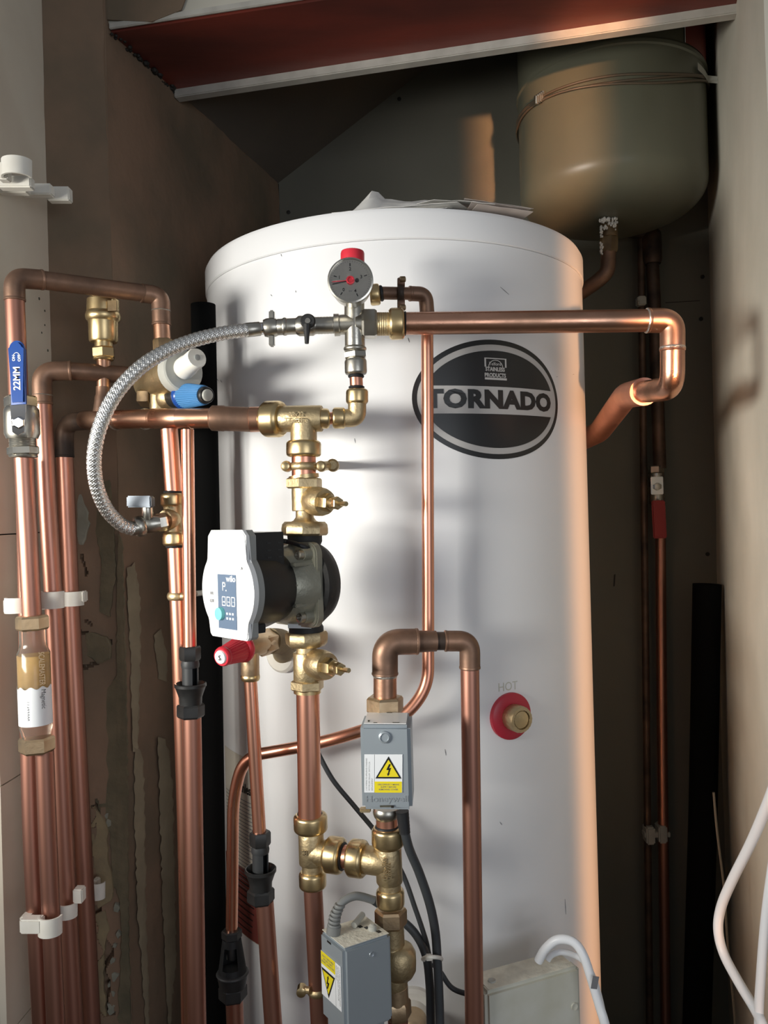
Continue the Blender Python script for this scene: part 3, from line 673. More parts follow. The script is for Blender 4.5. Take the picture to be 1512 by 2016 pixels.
for s_, dg in (('0', 232), ('1', 163), ('2', 90), ('3', 17), ('4', -66)):
    a = math.radians(dg); text(dial, s_, 'print_black', gc-gy*.0011+(ex*math.cos(a)+ey*math.sin(a))*R*.5, ex, ey, .0050, bold=.0001, name='numeral')
text(dial, 'bar', 'print_grey', gc-gy*.0011-ey*R*.45, ex, ey, .003, name='numeral')
bm = bmesh.new(); tick(bm, math.radians(190), -.001, R*.80, .0005); bmesh.ops.translate(bm, verts=bm.verts, vec=-gy*.0006); mesh_obj('black_needle', bm, M['print_black'], gs)
bm = bmesh.new(); o_ = gc-gy*.002; tick(bm, math.radians(183), .001, R*.80, .0004); bmesh.ops.translate(bm, verts=bm.verts, vec=-gy*.0012); mesh_obj('red_needle', bm, M['red_cap'], gs)
bm = bmesh.new(); add_rings(bm, [(gc-gy*.001, R*.19), (gc-gy*.004, R*.18), (gc-gy*.0042, R*.12), (gc-gy*.003, R*.09)], -gy, 20); mesh_obj('needle_hub', bm, M['red_cap'], gs)
bm = bmesh.new(); add_rings(bm, [(gc+ex*R*.29-gy*.001, R*.09), (gc+ex*R*.29-gy*.003, R*.08)], -gy, 14); mesh_obj('stop_pin', bm, M['print_black'], gs)
bm = bmesh.new(); add_rings(bm, [(gc-gy*.0044, R*.92), (gc-gy*.0052, R*.92), (gc-gy*.0056, R*.80)], -gy, 48); mesh_obj('lens', bm, M['glass'], gs)
rc = thing('safety_valve', 'small safety valve with bright red ribbed cap behind the gauge top', 'valve')
seg_(rc, 'cap', [(0, .97), (.06, 1), (.85, 1), (.96, .95), (1, .82)], 'red_cap', (694, 528, YM), (694, 494, YM), 23.5, sides=48, rib=.03)
seg_(rc, 'collar', 'ring', 'red_dark', (694, 536, YM), (694, 527, YM), 24)
# right union on the manifold
un = thing('compression_union', 'brass union joining the manifold to the long horizontal copper pipe', 'fitting')
seg_(un, 'thread', 'thread', 'brass_cast', (742, 638, YM), (767, 638, YM), 23)
seg_(un, 'collar', 'collar', 'brass', (796, 637, YM), (766, 638, YM), 31)
seg_(un, 'rubber_seal', 'ring', 'rubber', (795, 637, YM), (800, 637, YM), 24)
# the filling valve with black lever
fv = thing('filling_valve', 'small nickel isolating valve with a black lever left of the gauge', 'valve')
seg_(fv, 'barrel', 'thread', 'nickel', (621, 641, YM), (657, 640, YM), 17)
seg_(fv, 'body', [(0, .8), (.15, 1), (.85, 1), (1, .8)], 'nickel', (583, 642, YM), (622, 641, YM), 20)
seg_(fv, 'barrel', 'cyl', 'nickel', (546, 644, YM), (584, 642, YM), 16)
seg_(fv, 'ring', 'ring', 'nickel', (556, 643, YM), (566, 643, YM), 18)
c = P(607, 634, YM-.018); bm = bmesh.new(); add_rings(bm, [(c+gy*.014, .006), (c+gy*.001, .008), (c-gy*.004, .0085), (c-gy*.006, .007)], -gy, 24); lv = mesh_obj('lever_hub', bm, M['black_plastic'], fv)
bm = bmesh.new(); a, b = P(604, 640, YM-.023), P(604, 676, YM-.026); add_tube(bm, [a, a.lerp(b, .6), b], [.0048, .0030, .0024], 10); mesh_obj('lever', bm, M['black_plastic'], fv)
bm = bmesh.new(); add_rings(bm, [(c-gy*.0055, .0035), (c-gy*.0072, .003)], -gy, 12); mesh_obj('lever_screw', bm, M['nickel'], fv)
# braided hose
hs = thing('braided_hose', 'silver braided flexible hose looping from the gauge manifold down to the left', 'hose')
hpts = [(486, 650, .92), (440, 656, .91), (385, 669, .895), (330, 690, .88), (278, 722, .865), (232, 770, .855), (201, 828, .85), (186, 890, .855), (189, 950, .87), (208, 1000, .89), (238, 1032, .91), (262, 1041, .92)]
HW = catmull([P(*p) for p in hpts], 30); hr = S(13.4, .88)
bm = bmesh.new(); add_tube(bm, HW, hr*.93, 20); mesh_obj('core', bm, M['grey_plastic'], hs)
cum = [0.]
for i in range(1, len(HW)): cum.append(cum[-1]+(HW[i]-HW[i-1]).length)
bm = bmesh.new(); tg = [(HW[min(i+1, len(HW)-1)]-HW[max(i-1, 0)]).normalized() for i in range(len(HW))]
fr_ = []; e1, e2 = frame(tg[0])
for i in range(len(HW)):
    if i: e1 = (tg[i-1].rotation_difference(tg[i]) @ e1); e1 = (e1-tg[i]*e1.dot(tg[i])).normalized()
    fr_.append((e1.copy(), tg[i].cross(e1)))
NS = 14; pitch = .040
for sgn in (1, -1):
    for k in range(NS):
        prev = None
        for i in range(len(HW)):
            th = sgn*2*PI*cum[i]/pitch+2*PI*k/NS
            wv = math.sin(NS*th*1.0*0.5 + (0 if sgn > 0 else PI) + k*PI)
            a, b = fr_[i]; rad = a*math.cos(th)+b*math.sin(th); tan = (-a*math.sin(th)+b*math.cos(th))
            lon = tg[i]; ro = hr*(1+.035*wv)
            side = (tan*.83 - lon*.55*sgn)
            hw = hr*2*PI/NS*.33
            c = HW[i]+rad*ro
            row = [bm.verts.new(c-side*hw-rad*.0003), bm.verts.new(c-side*hw*.5+rad*.0003), bm.verts.new(c+side*hw*.5+rad*.0003), bm.verts.new(c+side*hw-rad*.0003)]
            if prev:
                for q in range(3): bm.faces.new((prev[q], prev[q+1], row[q+1], row[q]))
            prev = row
me_ = bpy.data.meshes.new('braid'); bm.to_mesh(me_); bm.free(); me_.polygons.foreach_set('use_smooth', [True]*len(me_.polygons)); me_.materials.append(M['steel_wire'])
o = bpy.data.objects.new('braid', me_); C.objects.link(o); o.parent = hs; o['kind'] = 'stuff'
seg_(hs, 'ferrule', 'cyl', 'nickel', (484, 650, .92), (512, 647, .925), 14)
bm = bmesh.new(); seg_(None, '', 'cyl', '', (508, 647, .925), (523, 646, .93), 12, bm=bm); mesh_obj('ferrule', bm, M['chrome'], hs)
seg_(hs, 'wing_nut', 'ring', 'nickel', (520, 646, YM), (546, 644, YM), 19)
for (y0, y1) in ((612, 630), (660, 682)):
    a = P(530, y1, YM); box(hs, 'wing', 'nickel', a+V3(0, -.005, 0), P(541, y1, YM)-a, V3(0, .010, 0), P(530, y0, YM)-a, .0015)
seg_(hs, 'ferrule', 'cyl', 'nickel', (258, 1041, .92), (280, 1037, .925), 14)
# drain cock at the hose foot
dc = thing('hose_tap', 'nickel tap with a flat grey lever at the lower end of the braided hose', 'tap')
seg_(dc, 'union_nut', 'ring', 'nickel', (266, 1038, .925), (284, 1034, .93), 21)
seg_(dc, 'body', [(0, .85), (.2, 1), (.6, 1), (1, .85)], 'nickel', (283, 1033, .93), (316, 1029, .935), 18)
seg_(dc, 'hex_nut', 'hex', 'nickel', (308, 1030, .935), (328, 1026, .94), 18)
seg_(dc, 'stem', 'cyl', 'nickel', (291, 1022, .928), (290, 996, .925), 11)
bm = bmesh.new(); a = P(249, 999, .915); b = P(297, 999, .905); dd = b-a; box_bm(bm, a, dd, V3(0, .018, 0), UP*S(23, .91), .0015)
M['lever_grey'] = mat('lever_grey', (0.13, 0.15, 0.18), 0.45, .3); mesh_obj('lever', bm, M['lever_grey'], dc)

# elbow drop from manifold to brass tee
cp = thing('copper_stub', 'short copper stub with black seals below the gauge manifold', 'pipe')
seg_(cp, 'seal', 'ring', 'rubber', (701, 738, YM), (701, 744, YM), 16); seg_(cp, 'tube', 'cyl', 'copper', (701, 742, YM), (702, 764, YM), 13); seg_(cp, 'seal', 'ring', 'rubber', (702, 760, YM), (702, 765, YM), 16)
eb = thing('brass_elbow', 'small brass push-fit elbow under the gauge manifold', 'fitting')
seg_(eb, 'collar', 'collar', 'brass', (703, 766, YM), (703, 795, YM), 22)
elbow(eb, 'brass_cast', (703, 793, YM), (703, 823, YM), (672, 823, YM), 18, .012, 'bend', lip=False)
seg_(eb, 'collar', 'collar', 'brass', (655, 823, YM), (680, 823, YM), 21)
cp = thing('copper_stub', 'tiny copper stub between the brass tee and small brass elbow', 'pipe')
seg_(cp, 'tube', 'cyl', 'copper', (645, 824, YM), (657, 823, YM), 12); seg_(cp, 'seal', 'ring', 'rubber', (643, 824, YM), (648, 824, YM), 17)
# upper brass tee
YT = .925
te = thing('brass_tee', 'large brass push-fit tee joining the horizontal pipe above the pump', 'fitting')
seg_(te, 'collar', 'collar', 'brass', (521, 825, YT+.012), (556, 825, YT+.003), 36)
seg_(te, 'tee_body', 'cyl', 'brass_cast', (548, 825, YT+.005), (634, 824, YT), 26)
seg_(te, 'collar', 'collar', 'brass', (648, 824, YT+.003), (621, 824, YT), 20)
seg_(te, 'branch', 'cyl', 'brass_cast', (598, 826, YT), (598, 872, YT), 26)
seg_(te, 'collar', 'collar', 'brass', (598, 900, YT), (598, 868, YT), 34.5)
ex_ = V3(-CR, 0, SR)*1; text(te, 'Toectite', 'brass_cast', P(583, 828, YT-.0155), V3(1, 0, 0), UP, .0085, .0004, .0001, .9)
text(te, '28x22', 'brass_cast', P(583, 816, YT-.0150), V3(1, 0, 0), UP, .0075, .0004, .0001, .9)
# copper stub and munsen ring
cp = tag(seg_(None, 'copper_stub', 'cyl', 'copper', (598, 899, YT), (598.5, 938, YT), 24), 'thick copper stub between brass tee and upper pump valve', 'pipe')
rg = thing('pipe_ring', 'two-screw brass pipe ring just above the upper pump valve', 'clip')
seg_(rg, 'ring', 'ring', 'brass_cast', (598, 911, YT), (598, 926, YT), 29)
for x, dy in ((564, 0), (632, 0)):
    c = P(x, 918, YT-.004)
    bm = bmesh.new(); add_rings(bm, [(c+gy*.010, .0062), (c-gy*.003, .0062), (c-gy*.005, .004)], -gy, 16); mesh_obj('ear', bm, M['brass_cast'], rg)
    bm = bmesh.new(); add_rings(bm, [(c-gy*.003, .0045), (c-gy*.007, .0042), (c-gy*.0075, .002)], -gy, 12); mesh_obj('screw', bm, M['brass'], rg)
bm = bmesh.new(); a, b = P(632, 918, YT+.006), P(655, 916, YT+.03); add_tube(bm, [a, b, tsurf(*tank_hit(660, 916))], .0055, 12); mesh_obj('backplate_arm', bm, M['brass_cast'], rg)
c = P(655, 916, YT+.022); bm = bmesh.new(); add_rings(bm, [(c+gy*.010, .0075), (c-gy*.003, .0075), (c-gy*.005, .005)], -gy, 16); mesh_obj('ear', bm, M['brass_cast'], rg)

def pump_valve(root, flip, ys, cx, bx, by, text_=None):
    pass
# pump valves
pv = thing('pump_valve', 'brass pump isolating valve above the pump, side spindle pointing right', 'valve')
seg_(pv, 'nut', 'hex', 'brass_cast', (599, 941, YT), (599, 962, YT), 36, phase=.2); seg_(pv, 'nut_collar', 'cyl', 'brass', (598, 935, YT), (599, 943, YT), 30)
seg_(pv, 'valve_body', 'cyl', 'brass_cast', (599, 960, YT), (600, 1006, YT), 25)
seg_(pv, 'neck', [(0, 1), (.55, 1), (.8, 1.25), (1, 1.9)], 'brass_cast', (600, 1004, YT), (600, 1030, YT), 18)
seg_(pv, 'flange_nut', [(0, .86), (.2, .97), (.5, 1), (.85, 1), (1, .93)], 'brass_cast', (600, 1027, YT), (600, 1054, YT), 46, sides=8)
a = (610, 985, YT-.004)
seg_(pv, 'boss', 'ring', 'brass_cast', (612, 985, YT-.004), (640, 989, YT-.026), 29)
seg_(pv, 'gland_nut', 'hex', 'brass', (636, 988, YT-.026), (652, 990, YT-.036), 18)
seg_(pv, 'gland', 'cyl', 'brass', (645, 989, YT-.030), (664, 991, YT-.044), 12)
seg_(pv, 'gland_nut', 'hex', 'brass', (660, 990, YT-.042), (667, 991, YT-.048), 13)
seg_(pv, 'spindle', 'cyl', 'brass', (664, 991, YT-.045), (682, 992, YT-.058), 5, sides=8)
YP = .925
pv = thing('pump_valve', 'brass pump isolating valve below the pump, side spindle pointing right', 'valve')
seg_(pv, 'flange_nut', [(0, .93), (.15, 1), (.5, 1), (.8, .97), (1, .84)], 'brass_cast', (603, 1243, YP), (604, 1272, YP), 42, sides=8)
seg_(pv, 'neck', [(0, 1.5), (.3, 1), (1, 1)], 'brass_cast', (604, 1268, YP), (604, 1288, YP), 21)
seg_(pv, 'valve_body', 'cyl', 'brass_cast', (604, 1284, YP), (605, 1342, YP), 27)
seg_(pv, 'nut', 'hex', 'brass_cast', (605, 1338, YP), (605, 1358, YP), 33, phase=.2); seg_(pv, 'nut_collar', 'cyl', 'brass', (605, 1356, YP), (605, 1364, YP), 27)
seg_(pv, 'boss', 'ring', 'brass_cast', (616, 1305, YP-.004), (645, 1312, YP-.026), 30)
seg_(pv, 'gland_nut', 'hex', 'brass', (641, 1311, YP-.026), (657, 1314, YP-.036), 18)
seg_(pv, 'gland', 'cyl', 'brass', (650, 1313, YP-.030), (668, 1317, YP-.044), 12)
seg_(pv, 'gland_nut', 'hex', 'brass', (664, 1316, YP-.042), (672, 1318, YP-.048), 13)
seg_(pv, 'spindle', 'cyl', 'brass', (670, 1317, YP-.045), (687, 1320, YP-.058), 5, sides=8)

# ---------------------------------------------------------------- circulator pump
pu = thing('circulation_pump', 'central heating pump with white face, blue display panel and black body', 'pump')
pcn = P(602, 1147, .925); n_ = V3(-.707, -.707, 0); e_ = V3(.707, -.707, 0)
def pl_rings(name, m, lst, seg=48, parent=None, sides=None, rib=0., off=V3(0, 0, 0)):
    bm = bmesh.new(); add_rings(bm, [(pcn+off+n_*t, r) for t, r in lst], n_, sides or seg, ref=UP, rib=rib); return mesh_obj(name, bm, M[m], parent or pu)
def outline(hw, zt, zb_, R_, n=20, rc=.006):
    """rect |x|<hw, zb..zt joined with circle R"""
    pts = []
    a0 = math.acos(hw/R_)                       # circle leaves rectangle here
    pts += [(-hw+rc, zt), (hw-rc, zt), (hw, zt-rc)]
    for k in range(n+1): a = a0-(2*a0)*k/n; pts.append((R_*math.cos(a), R_*math.sin(a)))
    pts += [(hw, zb_+rc*.5), (hw-rc*.5, zb_), (-hw+rc*.5, zb_), (-hw, zb_+rc*.5)]
    for k in range(n+1): a = PI+a0-(2*a0)*k/n; pts.append((R_*math.cos(a), R_*math.sin(a)))
    pts += [(-hw, zt-rc)]
    return pts
FT = .106
ol = outline(.0345, .0635, -.050, .0475)
prism(pu, 'face_plate', 'pump_white', ol, pcn, e_, UP, n_, FT-.006, FT, .0011)
prism(pu, 'face_rim', 'grey_rim', [(x*.995, y*.995) for x, y in ol], pcn, e_, UP, n_, FT-.0135, FT-.006, 0)
tb = prism(pu, 'terminal_box', 'black_plastic', [(-.032, .010), (.032, .010), (.032, .060), (-.032, .060)], pcn, e_, UP, n_, FT-.052, FT-.0135, .0015)
prism(pu, 'terminal_box', 'black_plastic', [(-.026, -.045), (.026, -.045), (.026, 0), (-.026, 0)], pcn, e_, UP, n_, FT-.030, FT-.0135, .0015)
pl_rings('motor_barrel', 'black_plastic', [(FT-.0135, .0455), (FT-.040, .0435), (FT-.062, .038), (FT-.066, .036)], rib=.0)
pl_rings('motor_housing', 'cast_grey', [(FT-.060, .036), (FT-.068, .041), (FT-.080, .044), (FT-.090, .046)], 40)
# bolted square flange
sq = []
for cx_, cy_, a0 in ((.030, .034, 0), (-.030, .034, 90), (-.030, -.034, 180), (.030, -.034, 270)):
    for k in range(5): a = math.radians(a0+90*k/4); sq.append((cx_+.013*math.cos(a), cy_+.013*math.sin(a)))
prism(pu, 'motor_flange', 'cast_grey', sq, pcn, e_, UP, n_, .010, .020, .0015)
for sx_, sy_ in ((.031, .034), (-.031, .034), (.031, -.034), (-.031, -.034)):
    q = pcn+e_*sx_+UP*sy_
    bm = bmesh.new(); add_rings(bm, [(q+n_*.012, .0075), (q+n_*.027, .007), (q+n_*.030, .0065)], n_, 16); mesh_obj('bolt_boss', bm, M['cast_grey'], pu)
    bm = bmesh.new(); add_rings(bm, [(q+n_*.029, .0055), (q+n_*.036, .0055), (q+n_*.0365, .0035), (q+n_*.034, .0028)], n_, 16); mesh_obj('bolt', bm, M['nickel'], pu)
for sy_ in (.022, 0, -.022):
    q = pcn+e_*.030+UP*sy_; box(pu, 'rib', 'cast_grey', q+n_*.016, n_*.030, e_*.008, UP*.004, .001)
pl_rings('volute', 'volute_black', [(-.022, .030), (-.014, .044), (-.002, .050), (.008, .050), (.011, .046)], 56)
seg_(pu, 'flange', [(0, .9), (.3, .9), (.6, .75), (1, .8)], 'volute_black', (600, 1054, YT), (601, 1095, YT), 38); seg_(pu, 'flange', [(0, .8), (.5, .75), (.8, .95), (1, .95)], 'volute_black', (602, 1200, YT), (603, 1243, YT), 36)
prism(pu, 'serial_label', 'label_white', [(-.014, 0), (.014, 0), (.014, .010), (-.014, .010)], P(590, 1237, YT-.0205), V3(.95, -.3, 0).normalized(), UP, V3(-.3, -.95, 0), 0, .0006)
# display panel on the face
fp = pcn+n_*(FT+.0001)
pn = prism(pu, 'display_panel', 'panel_blue', [(-.0165, -.040), (.0165, -.040), (.0165, .017), (-.0165, .017)], fp, e_, UP, n_, 0, .0006)
fq = fp+n_*.0007
text(pn, 'wilo', 'label_white', fq+e_*.008+UP*.0125, e_, UP, .0090, .0001, .0002, 1.1)
for k in range(3):
    c = fq+e_*(-.0055+.0085*k)+UP*(-.011); bm = bmesh.new()
    for (x0, y0, x1, y1) in ((-.0033, .004, .0033, .005), (-.0033, -.005, .0033, -.004), (-.0033, -.005, -.0024, .005), (.0024, -.005, .0033, .005), (-.0015, -.0015+k*.0005, .0018, -.0002)):
        box_bm(bm, c+e_*x0+UP*y0, e_*(x1-x0), UP*(y1-y0), n_*.0002)
    mesh_obj('pictogram', bm, M['label_white'], pn)
bm = bmesh.new(); c = fq+e_*(-.004)+UP*.003
for (x0, y0, x1, y1) in ((-.0035, -.003, -.0022, .006), (-.0035, .0045, .002, .006), (.0008, .001, .002, .006), (-.0035, .001, .002, .0022), (.0022, -.0035, .004, -.002)): box_bm(bm, c+e_*x0+UP*y0, e_*(x1-x0), UP*(y1-y0), n_*.0002)
for i in range(3):
    for j in range(2): box_bm(bm, fq+e_*(-.0015+.0052*i)+UP*(-.030+.005*j), e_*.003, UP*.0022, n_*.0002)
mesh_obj('pictogram', bm, M['label_white'], pn)
bm = bmesh.new(); c = fq+e_*(-.011)+UP*(-.0245); add_rings(bm, [(c, .0070), (c+n_*.004, .0066), (c+n_*.0045, .004)], n_, 32); mesh_obj('green_button', bm, M['knob_green'], pn)
for (x, y, s_) in ((-.028, -.004, 'EEI'), (-.028, -.012, '0,20'), (.028, .024, 'A')):
    text(pu, s_, 'print_grey', fq+e_*x+UP*y, e_, UP, .0045, name='print')
# pump lead
cable(pu, 'lead', 'rubber', [(545, 1064, .895), (565, 1066, .905), (590, 1073, .885), (612, 1082, .895), (640, 1090, .96)], 4.5)
# vents on terminal box side
for k in range(5):
    for j in range(2):
        q = pcn+n_*(FT-.048+.010*j*1.4)+UP*(.018+.0075*k)+e_*.0318; box(pu, 'vent_slot', 'tundish_grey', q, n_*.005, e_*.0006, UP*.0012)

# copper riser between pump and lower tee
tag(pipe(None, 'copper_pipe', 'copper', [(606, 1363, YP), (610, 1606, YP)], 23), 'thick upright copper pipe between lower pump valve and lower brass tee', 'pipe')
# lower tee A
YL = .93
te = thing('brass_tee', 'brass push-fit tee under the pump riser, left one of the lower pair', 'fitting')
seg_(te, 'seal', 'ring', 'rubber', (610, 1598, YL), (610, 1606, YL), 25)
seg_(te, 'collar', 'collar', 'brass', (611, 1602, YL), (612, 1637, YL), 33.5)
seg_(te, 'tee_body', 'cyl', 'brass_cast', (612, 1634, YL), (614, 1700, YL), 25)
seg_(te, 'neck', 'cyl', 'brass_cast', (614, 1700, YL), (615, 1722, YL), 20)
seg_(te, 'collar', 'collar', 'brass', (616, 1748, YL), (615, 1715, YL), 27)
seg_(te, 'branch', 'cyl', 'brass_cast', (614, 1676, YL), (652, 1682, .9225), 25)
seg_(te, 'collar', 'collar', 'brass', (675, 1686, .918), (643, 1681, .9245), 35)
text(te, '28', 'brass_cast', P(598, 1680, YL-.0148), V3(1, 0, 0), UP, .008, .0005, .0001)
cp = thing('copper_stub', 'short copper stub with dark seals between the two lower brass tees', 'pipe')
seg_(cp, 'seal', 'ring', 'rubber', (674, 1686, .918), (678, 1686.5, .9172), 27); seg_(cp, 'tube', 'cyl', 'copper', (675, 1686, .918), (690, 1688, .915), 22.5); seg_(cp, 'seal', 'ring', 'rubber', (685, 1687.5, .916), (689, 1688, .9153), 27)
te = thing('brass_tee', 'brass push-fit tee below the upper grey valve box, right one of the lower pair', 'fitting')
YR = .90
seg_(te, 'collar', 'collar', 'brass', (688, 1688, .9155), (719, 1692, .909), 36)
seg_(te, 'branch', 'cyl', 'brass_cast', (715, 1691.5, .910), (764, 1698, .90), 27)
seg_(te, 'seal', 'ring', 'rubber', (762, 1624, YR), (762, 1633, YR), 24)
seg_(te, 'collar', 'collar', 'brass', (763, 1628, YR), (764, 1667, YR), 32)
seg_(te, 'tee_body', 'cyl', 'brass_cast', (764, 1662, YR), (767, 1737, YR), 26)
seg_(te, 'neck', 'cyl', 'brass_cast', (767, 1735, YR), (768, 1755, YR), 22)
seg_(te, 'collar', 'collar', 'brass', (769, 1785, YR), (768, 1750, YR), 28)
o_ = P(757, 1712, YR-.0160); text(te, 'Toectite', 'brass_cast', o_, UP, V3(-1, 0, 0), .0080, .0006, .0001, .9); text(te, '28x22', 'brass_cast', P(766, 1715, YR-.0160), UP, V3(-1, 0, 0), .0075, .0006, .0001, .9)
pp = thing('copper_pipe', 'copper pipe dropping to the floor from the left lower brass tee', 'pipe')
pipe(pp, 'tube', 'copper_dull', [(616, 1746, YL), (630, 2016, YL)], 18.5, floor=True)
seg_(pp, 'ring', 'ring', 'brass_cast', (626, 1942, YL), (627, 1956, YL), 22); c = P(594, 1948, YL-.004)
bm = bmesh.new(); add_tube(bm, [c, P(612, 1950, YL-.010)], .004, 10); mesh_obj('ring_ear', bm, M['brass_cast'], pp); bm = bmesh.new(); add_rings(bm, [(c+gy*.004, .0055), (c-gy*.007, .0055), (c-gy*.008, .003)], -gy, 14); mesh_obj('ring_screw', bm, M['brass'], pp)

# ---------------------------------------------------------------- valve box 1
YV = .90
cpv = thing('copper_stub', 'short copper stub between upper grey valve box and right brass tee', 'pipe')
seg_(cpv, 'tube', 'cyl', 'copper', (761, 1594, YV), (762, 1632, YV), 21.5)
vb = thing('zone_valve', 'grey steel zone valve box with yellow warning triangle facing forward, upper one', 'valve')
q00 = P(713, 1595, .842); q10 = P(812, 1596, .842); q01 = P(709, 1428, .842)
bex = q10-q00; bez = UP*(q01.z-q00.z)
bx_ = box(vb, 'cover', 'steel_box', q00, bex, V3(.004, .056, 0), bez, .0035)
seg_(vb, 'valve_throat', 'ring', 'nickel', (760, 1590, YV), (760, 1612, YV), (28, 24))
nrm = V3(0, -1, 0); bxn = bex.normalized()
tc_ = q00+bez+V3(.004, .004, .0004); box(vb, 'top_plate', 'pump_white', tc_, bex-bxn*.008, V3(.003, .046, 0), UP*.0006)
for (x, y, w2, h2) in ((.004, .006, .002, .006), (.010, .002, .004, .0012), (.030, .003, .007, .0014), (.024, .044, .006, .0015)):
    box(vb, 'dust_spot', 'cavity', tc_+bxn*x+V3(0, y, .0006), bxn*w2, V3(0, h2, 0), UP*.0004)
fc = q00 + nrm*.0002
c = P(757, 1451, .842); bm = bmesh.new(); add_rings(bm, [(c, .0065), (c-gy*.002, .0062), (c-gy*.003, .0045), (c-gy*.0018, .0038), (c-gy*.0018, .0005)], -gy, 28); mesh_obj('dimple', bm, M['steel_box'], vb)
def warn_label(root, O, ex, ey, ww, hh, flip=False):
    """sticker, O at the lower-left corner"""
    ez = ex.cross(ey)
    lb_ = prism(root, 'warning_label', 'label_white', [(0, 0), (ww, 0), (ww, hh), (0, hh)], O, ex, ey, ez, 0, .0004)
    s_ = ww*.27
    prism(lb_, 'yellow_panel', 'label_yellow', [(s_, 0), (ww-.0005, 0), (ww-.0005, hh*.29), (s_, hh*.29)], O, ex, ey, ez, .0004, .0006)
    cx_ = (s_+ww)/2; t0, t1 = hh*.37, hh*.95; hw = (ww-s_)*.47
    prism(lb_, 'triangle_border', 'print_black', [(cx_-hw, t0), (cx_+hw, t0), (cx_, t1)], O, ex, ey, ez, .0004, .0007)
    prism(lb_, 'triangle', 'label_yellow', [(cx_-hw*.80, t0+hh*.045), (cx_+hw*.80, t0+hh*.045), (cx_, t1-hh*.085)], O, ex, ey, ez, .0007, .0009)
    b = hh*.01
    bolt = [(-5.5, 2), (1.5, 18), (6, 18), (1.5, 6), (7, 8), (1.6, -8), (4, -7.5), (-1.5, -15), (-4, -7.5), (-1.8, -8), (0.5, 1.5)]
    prism(lb_, 'lightning_bolt', 'print_black', [(cx_+x*b, hh*.58+y*b*.95) for x, y in bolt], O, ex, ey, ez, .0009, .0011)
    for k, t_ in enumerate(('DISCONNECT MAINS', 'SUPPLY BEFORE', 'REMOVING COVER')):
        text(lb_, t_, 'print_grey', O+ex*cx_+ey*(hh*(.21-.065*k))+ez*.00065, ex, ey, hh*.062, .00003, .00002, .95)
    prism(lb_, 'divider_line', 'print_grey', [(s_*.98, 0), (s_*1.01, 0), (s_*1.01, hh), (s_*.98, hh)], O, ex, ey, ez, .0004, .0005)
    for k, (t_, y0) in enumerate((('L N E WIRING TO APPLIANCE STANDARD', .05), ('MOTOR 230V 50Hz 6W  SWITCH 2.2A', .05), ('REPLACEMENT', .05))):
        text(lb_, t_, 'print_grey', O+ex*(ww*(.06+.075*k))+ey*(hh*y0)+ez*.00045, ey, -ex, hh*.055, .00003, 0, .82 if k < 2 else .9, align='LEFT')
    return lb_
LO = P(717, 1560, .8415); warn_label(vb, LO, V3(1, 0, -.03).normalized(), V3(.03, 0, 1).normalized(), S(75, .842), S(75, .842))
M['emboss'] = mat('emboss', (0.50, 0.54, 0.57), 0.3, .6)
text(vb, 'Honeywell', 'emboss', P(762, 1573, .8422), V3(1, 0, -.02).normalized(), UP, .0090, .0007, .0001, 1.15)
a = P(748, 1589, .8415); box(vb, 'slot', 'cavity', a, (.014, 0, 0), (0, -.0008, 0), (0, 0, .0018)); box(vb, 'slot_tab', 'chrome', P(770, 1590, .8415), (.003, 0, 0), (0, -.001, 0), (0, 0, .0028))
bm = bmesh.new(); a = P(708, 1601, .86); box_bm(bm, a, V3(.012, 0, 0), V3(0, .01, 0), UP*.0035, .001); mesh_obj('foot_lug', bm, M['brass_cast'], vb)
seg_(vb, 'cable_gland', 'thread', 'rubber', (792, 1597, .885), (797, 1640, .885), (13, 11))
# nut and swan-neck above
un = thing('compression_nut', 'pale brass compression nut on top of the upper zone valve', 'fitting')
seg_(un, 'nut', 'hex', 'brass_pink', (758, 1371, YV+.01), (758, 1403, YV+.01), 37, phase=.3); seg_(un, 'sleeve', 'cyl', 'brass_pink', (758, 1400, YV+.01), (758, 1424, YV+.01), 30)
sw = thing('copper_pipe', 'swan-neck copper pipe rising from upper zone valve then dropping right of it', 'pipe')
YS = .91
pipe(sw, 'stub', 'copper_mottled', [(758, 1374, YS), (758, 1326, YS)], 23)
solder(sw, (758, 1335, YS), (758, 1325, YS), 24.5)
elbow(sw, 'copper_brown', (758, 1328, YS), (758, 1264, YS), (822, 1263, YS+.006), 25.5, .040)
seg_(sw, 'reducer', [(0, 1.05), (.05, 1), (.55, .98), (.75, .95), (1, .95)], 'copper_brown', (818, 1263, YS+.006), (858, 1262, YS+.01), 21.5)
seg_(sw, 'stub', 'cyl', 'copper_dark', (855, 1262, YS+.01), (880, 1262, YS+.012), 18)
elbow(sw, 'copper_brown', (876, 1262, YS+.012), (925, 1262, YS+.014), (925, 1316, YS+.014), 20.5, .026)
solder(sw, (925, 1311, YS+.014), (925, 1318, YS+.014), 21)
pipe(sw, 'tube', 'copper_dull', [(925, 1314, YS+.014), (934, 2016, YS+.014)], 18.5, floor=True)

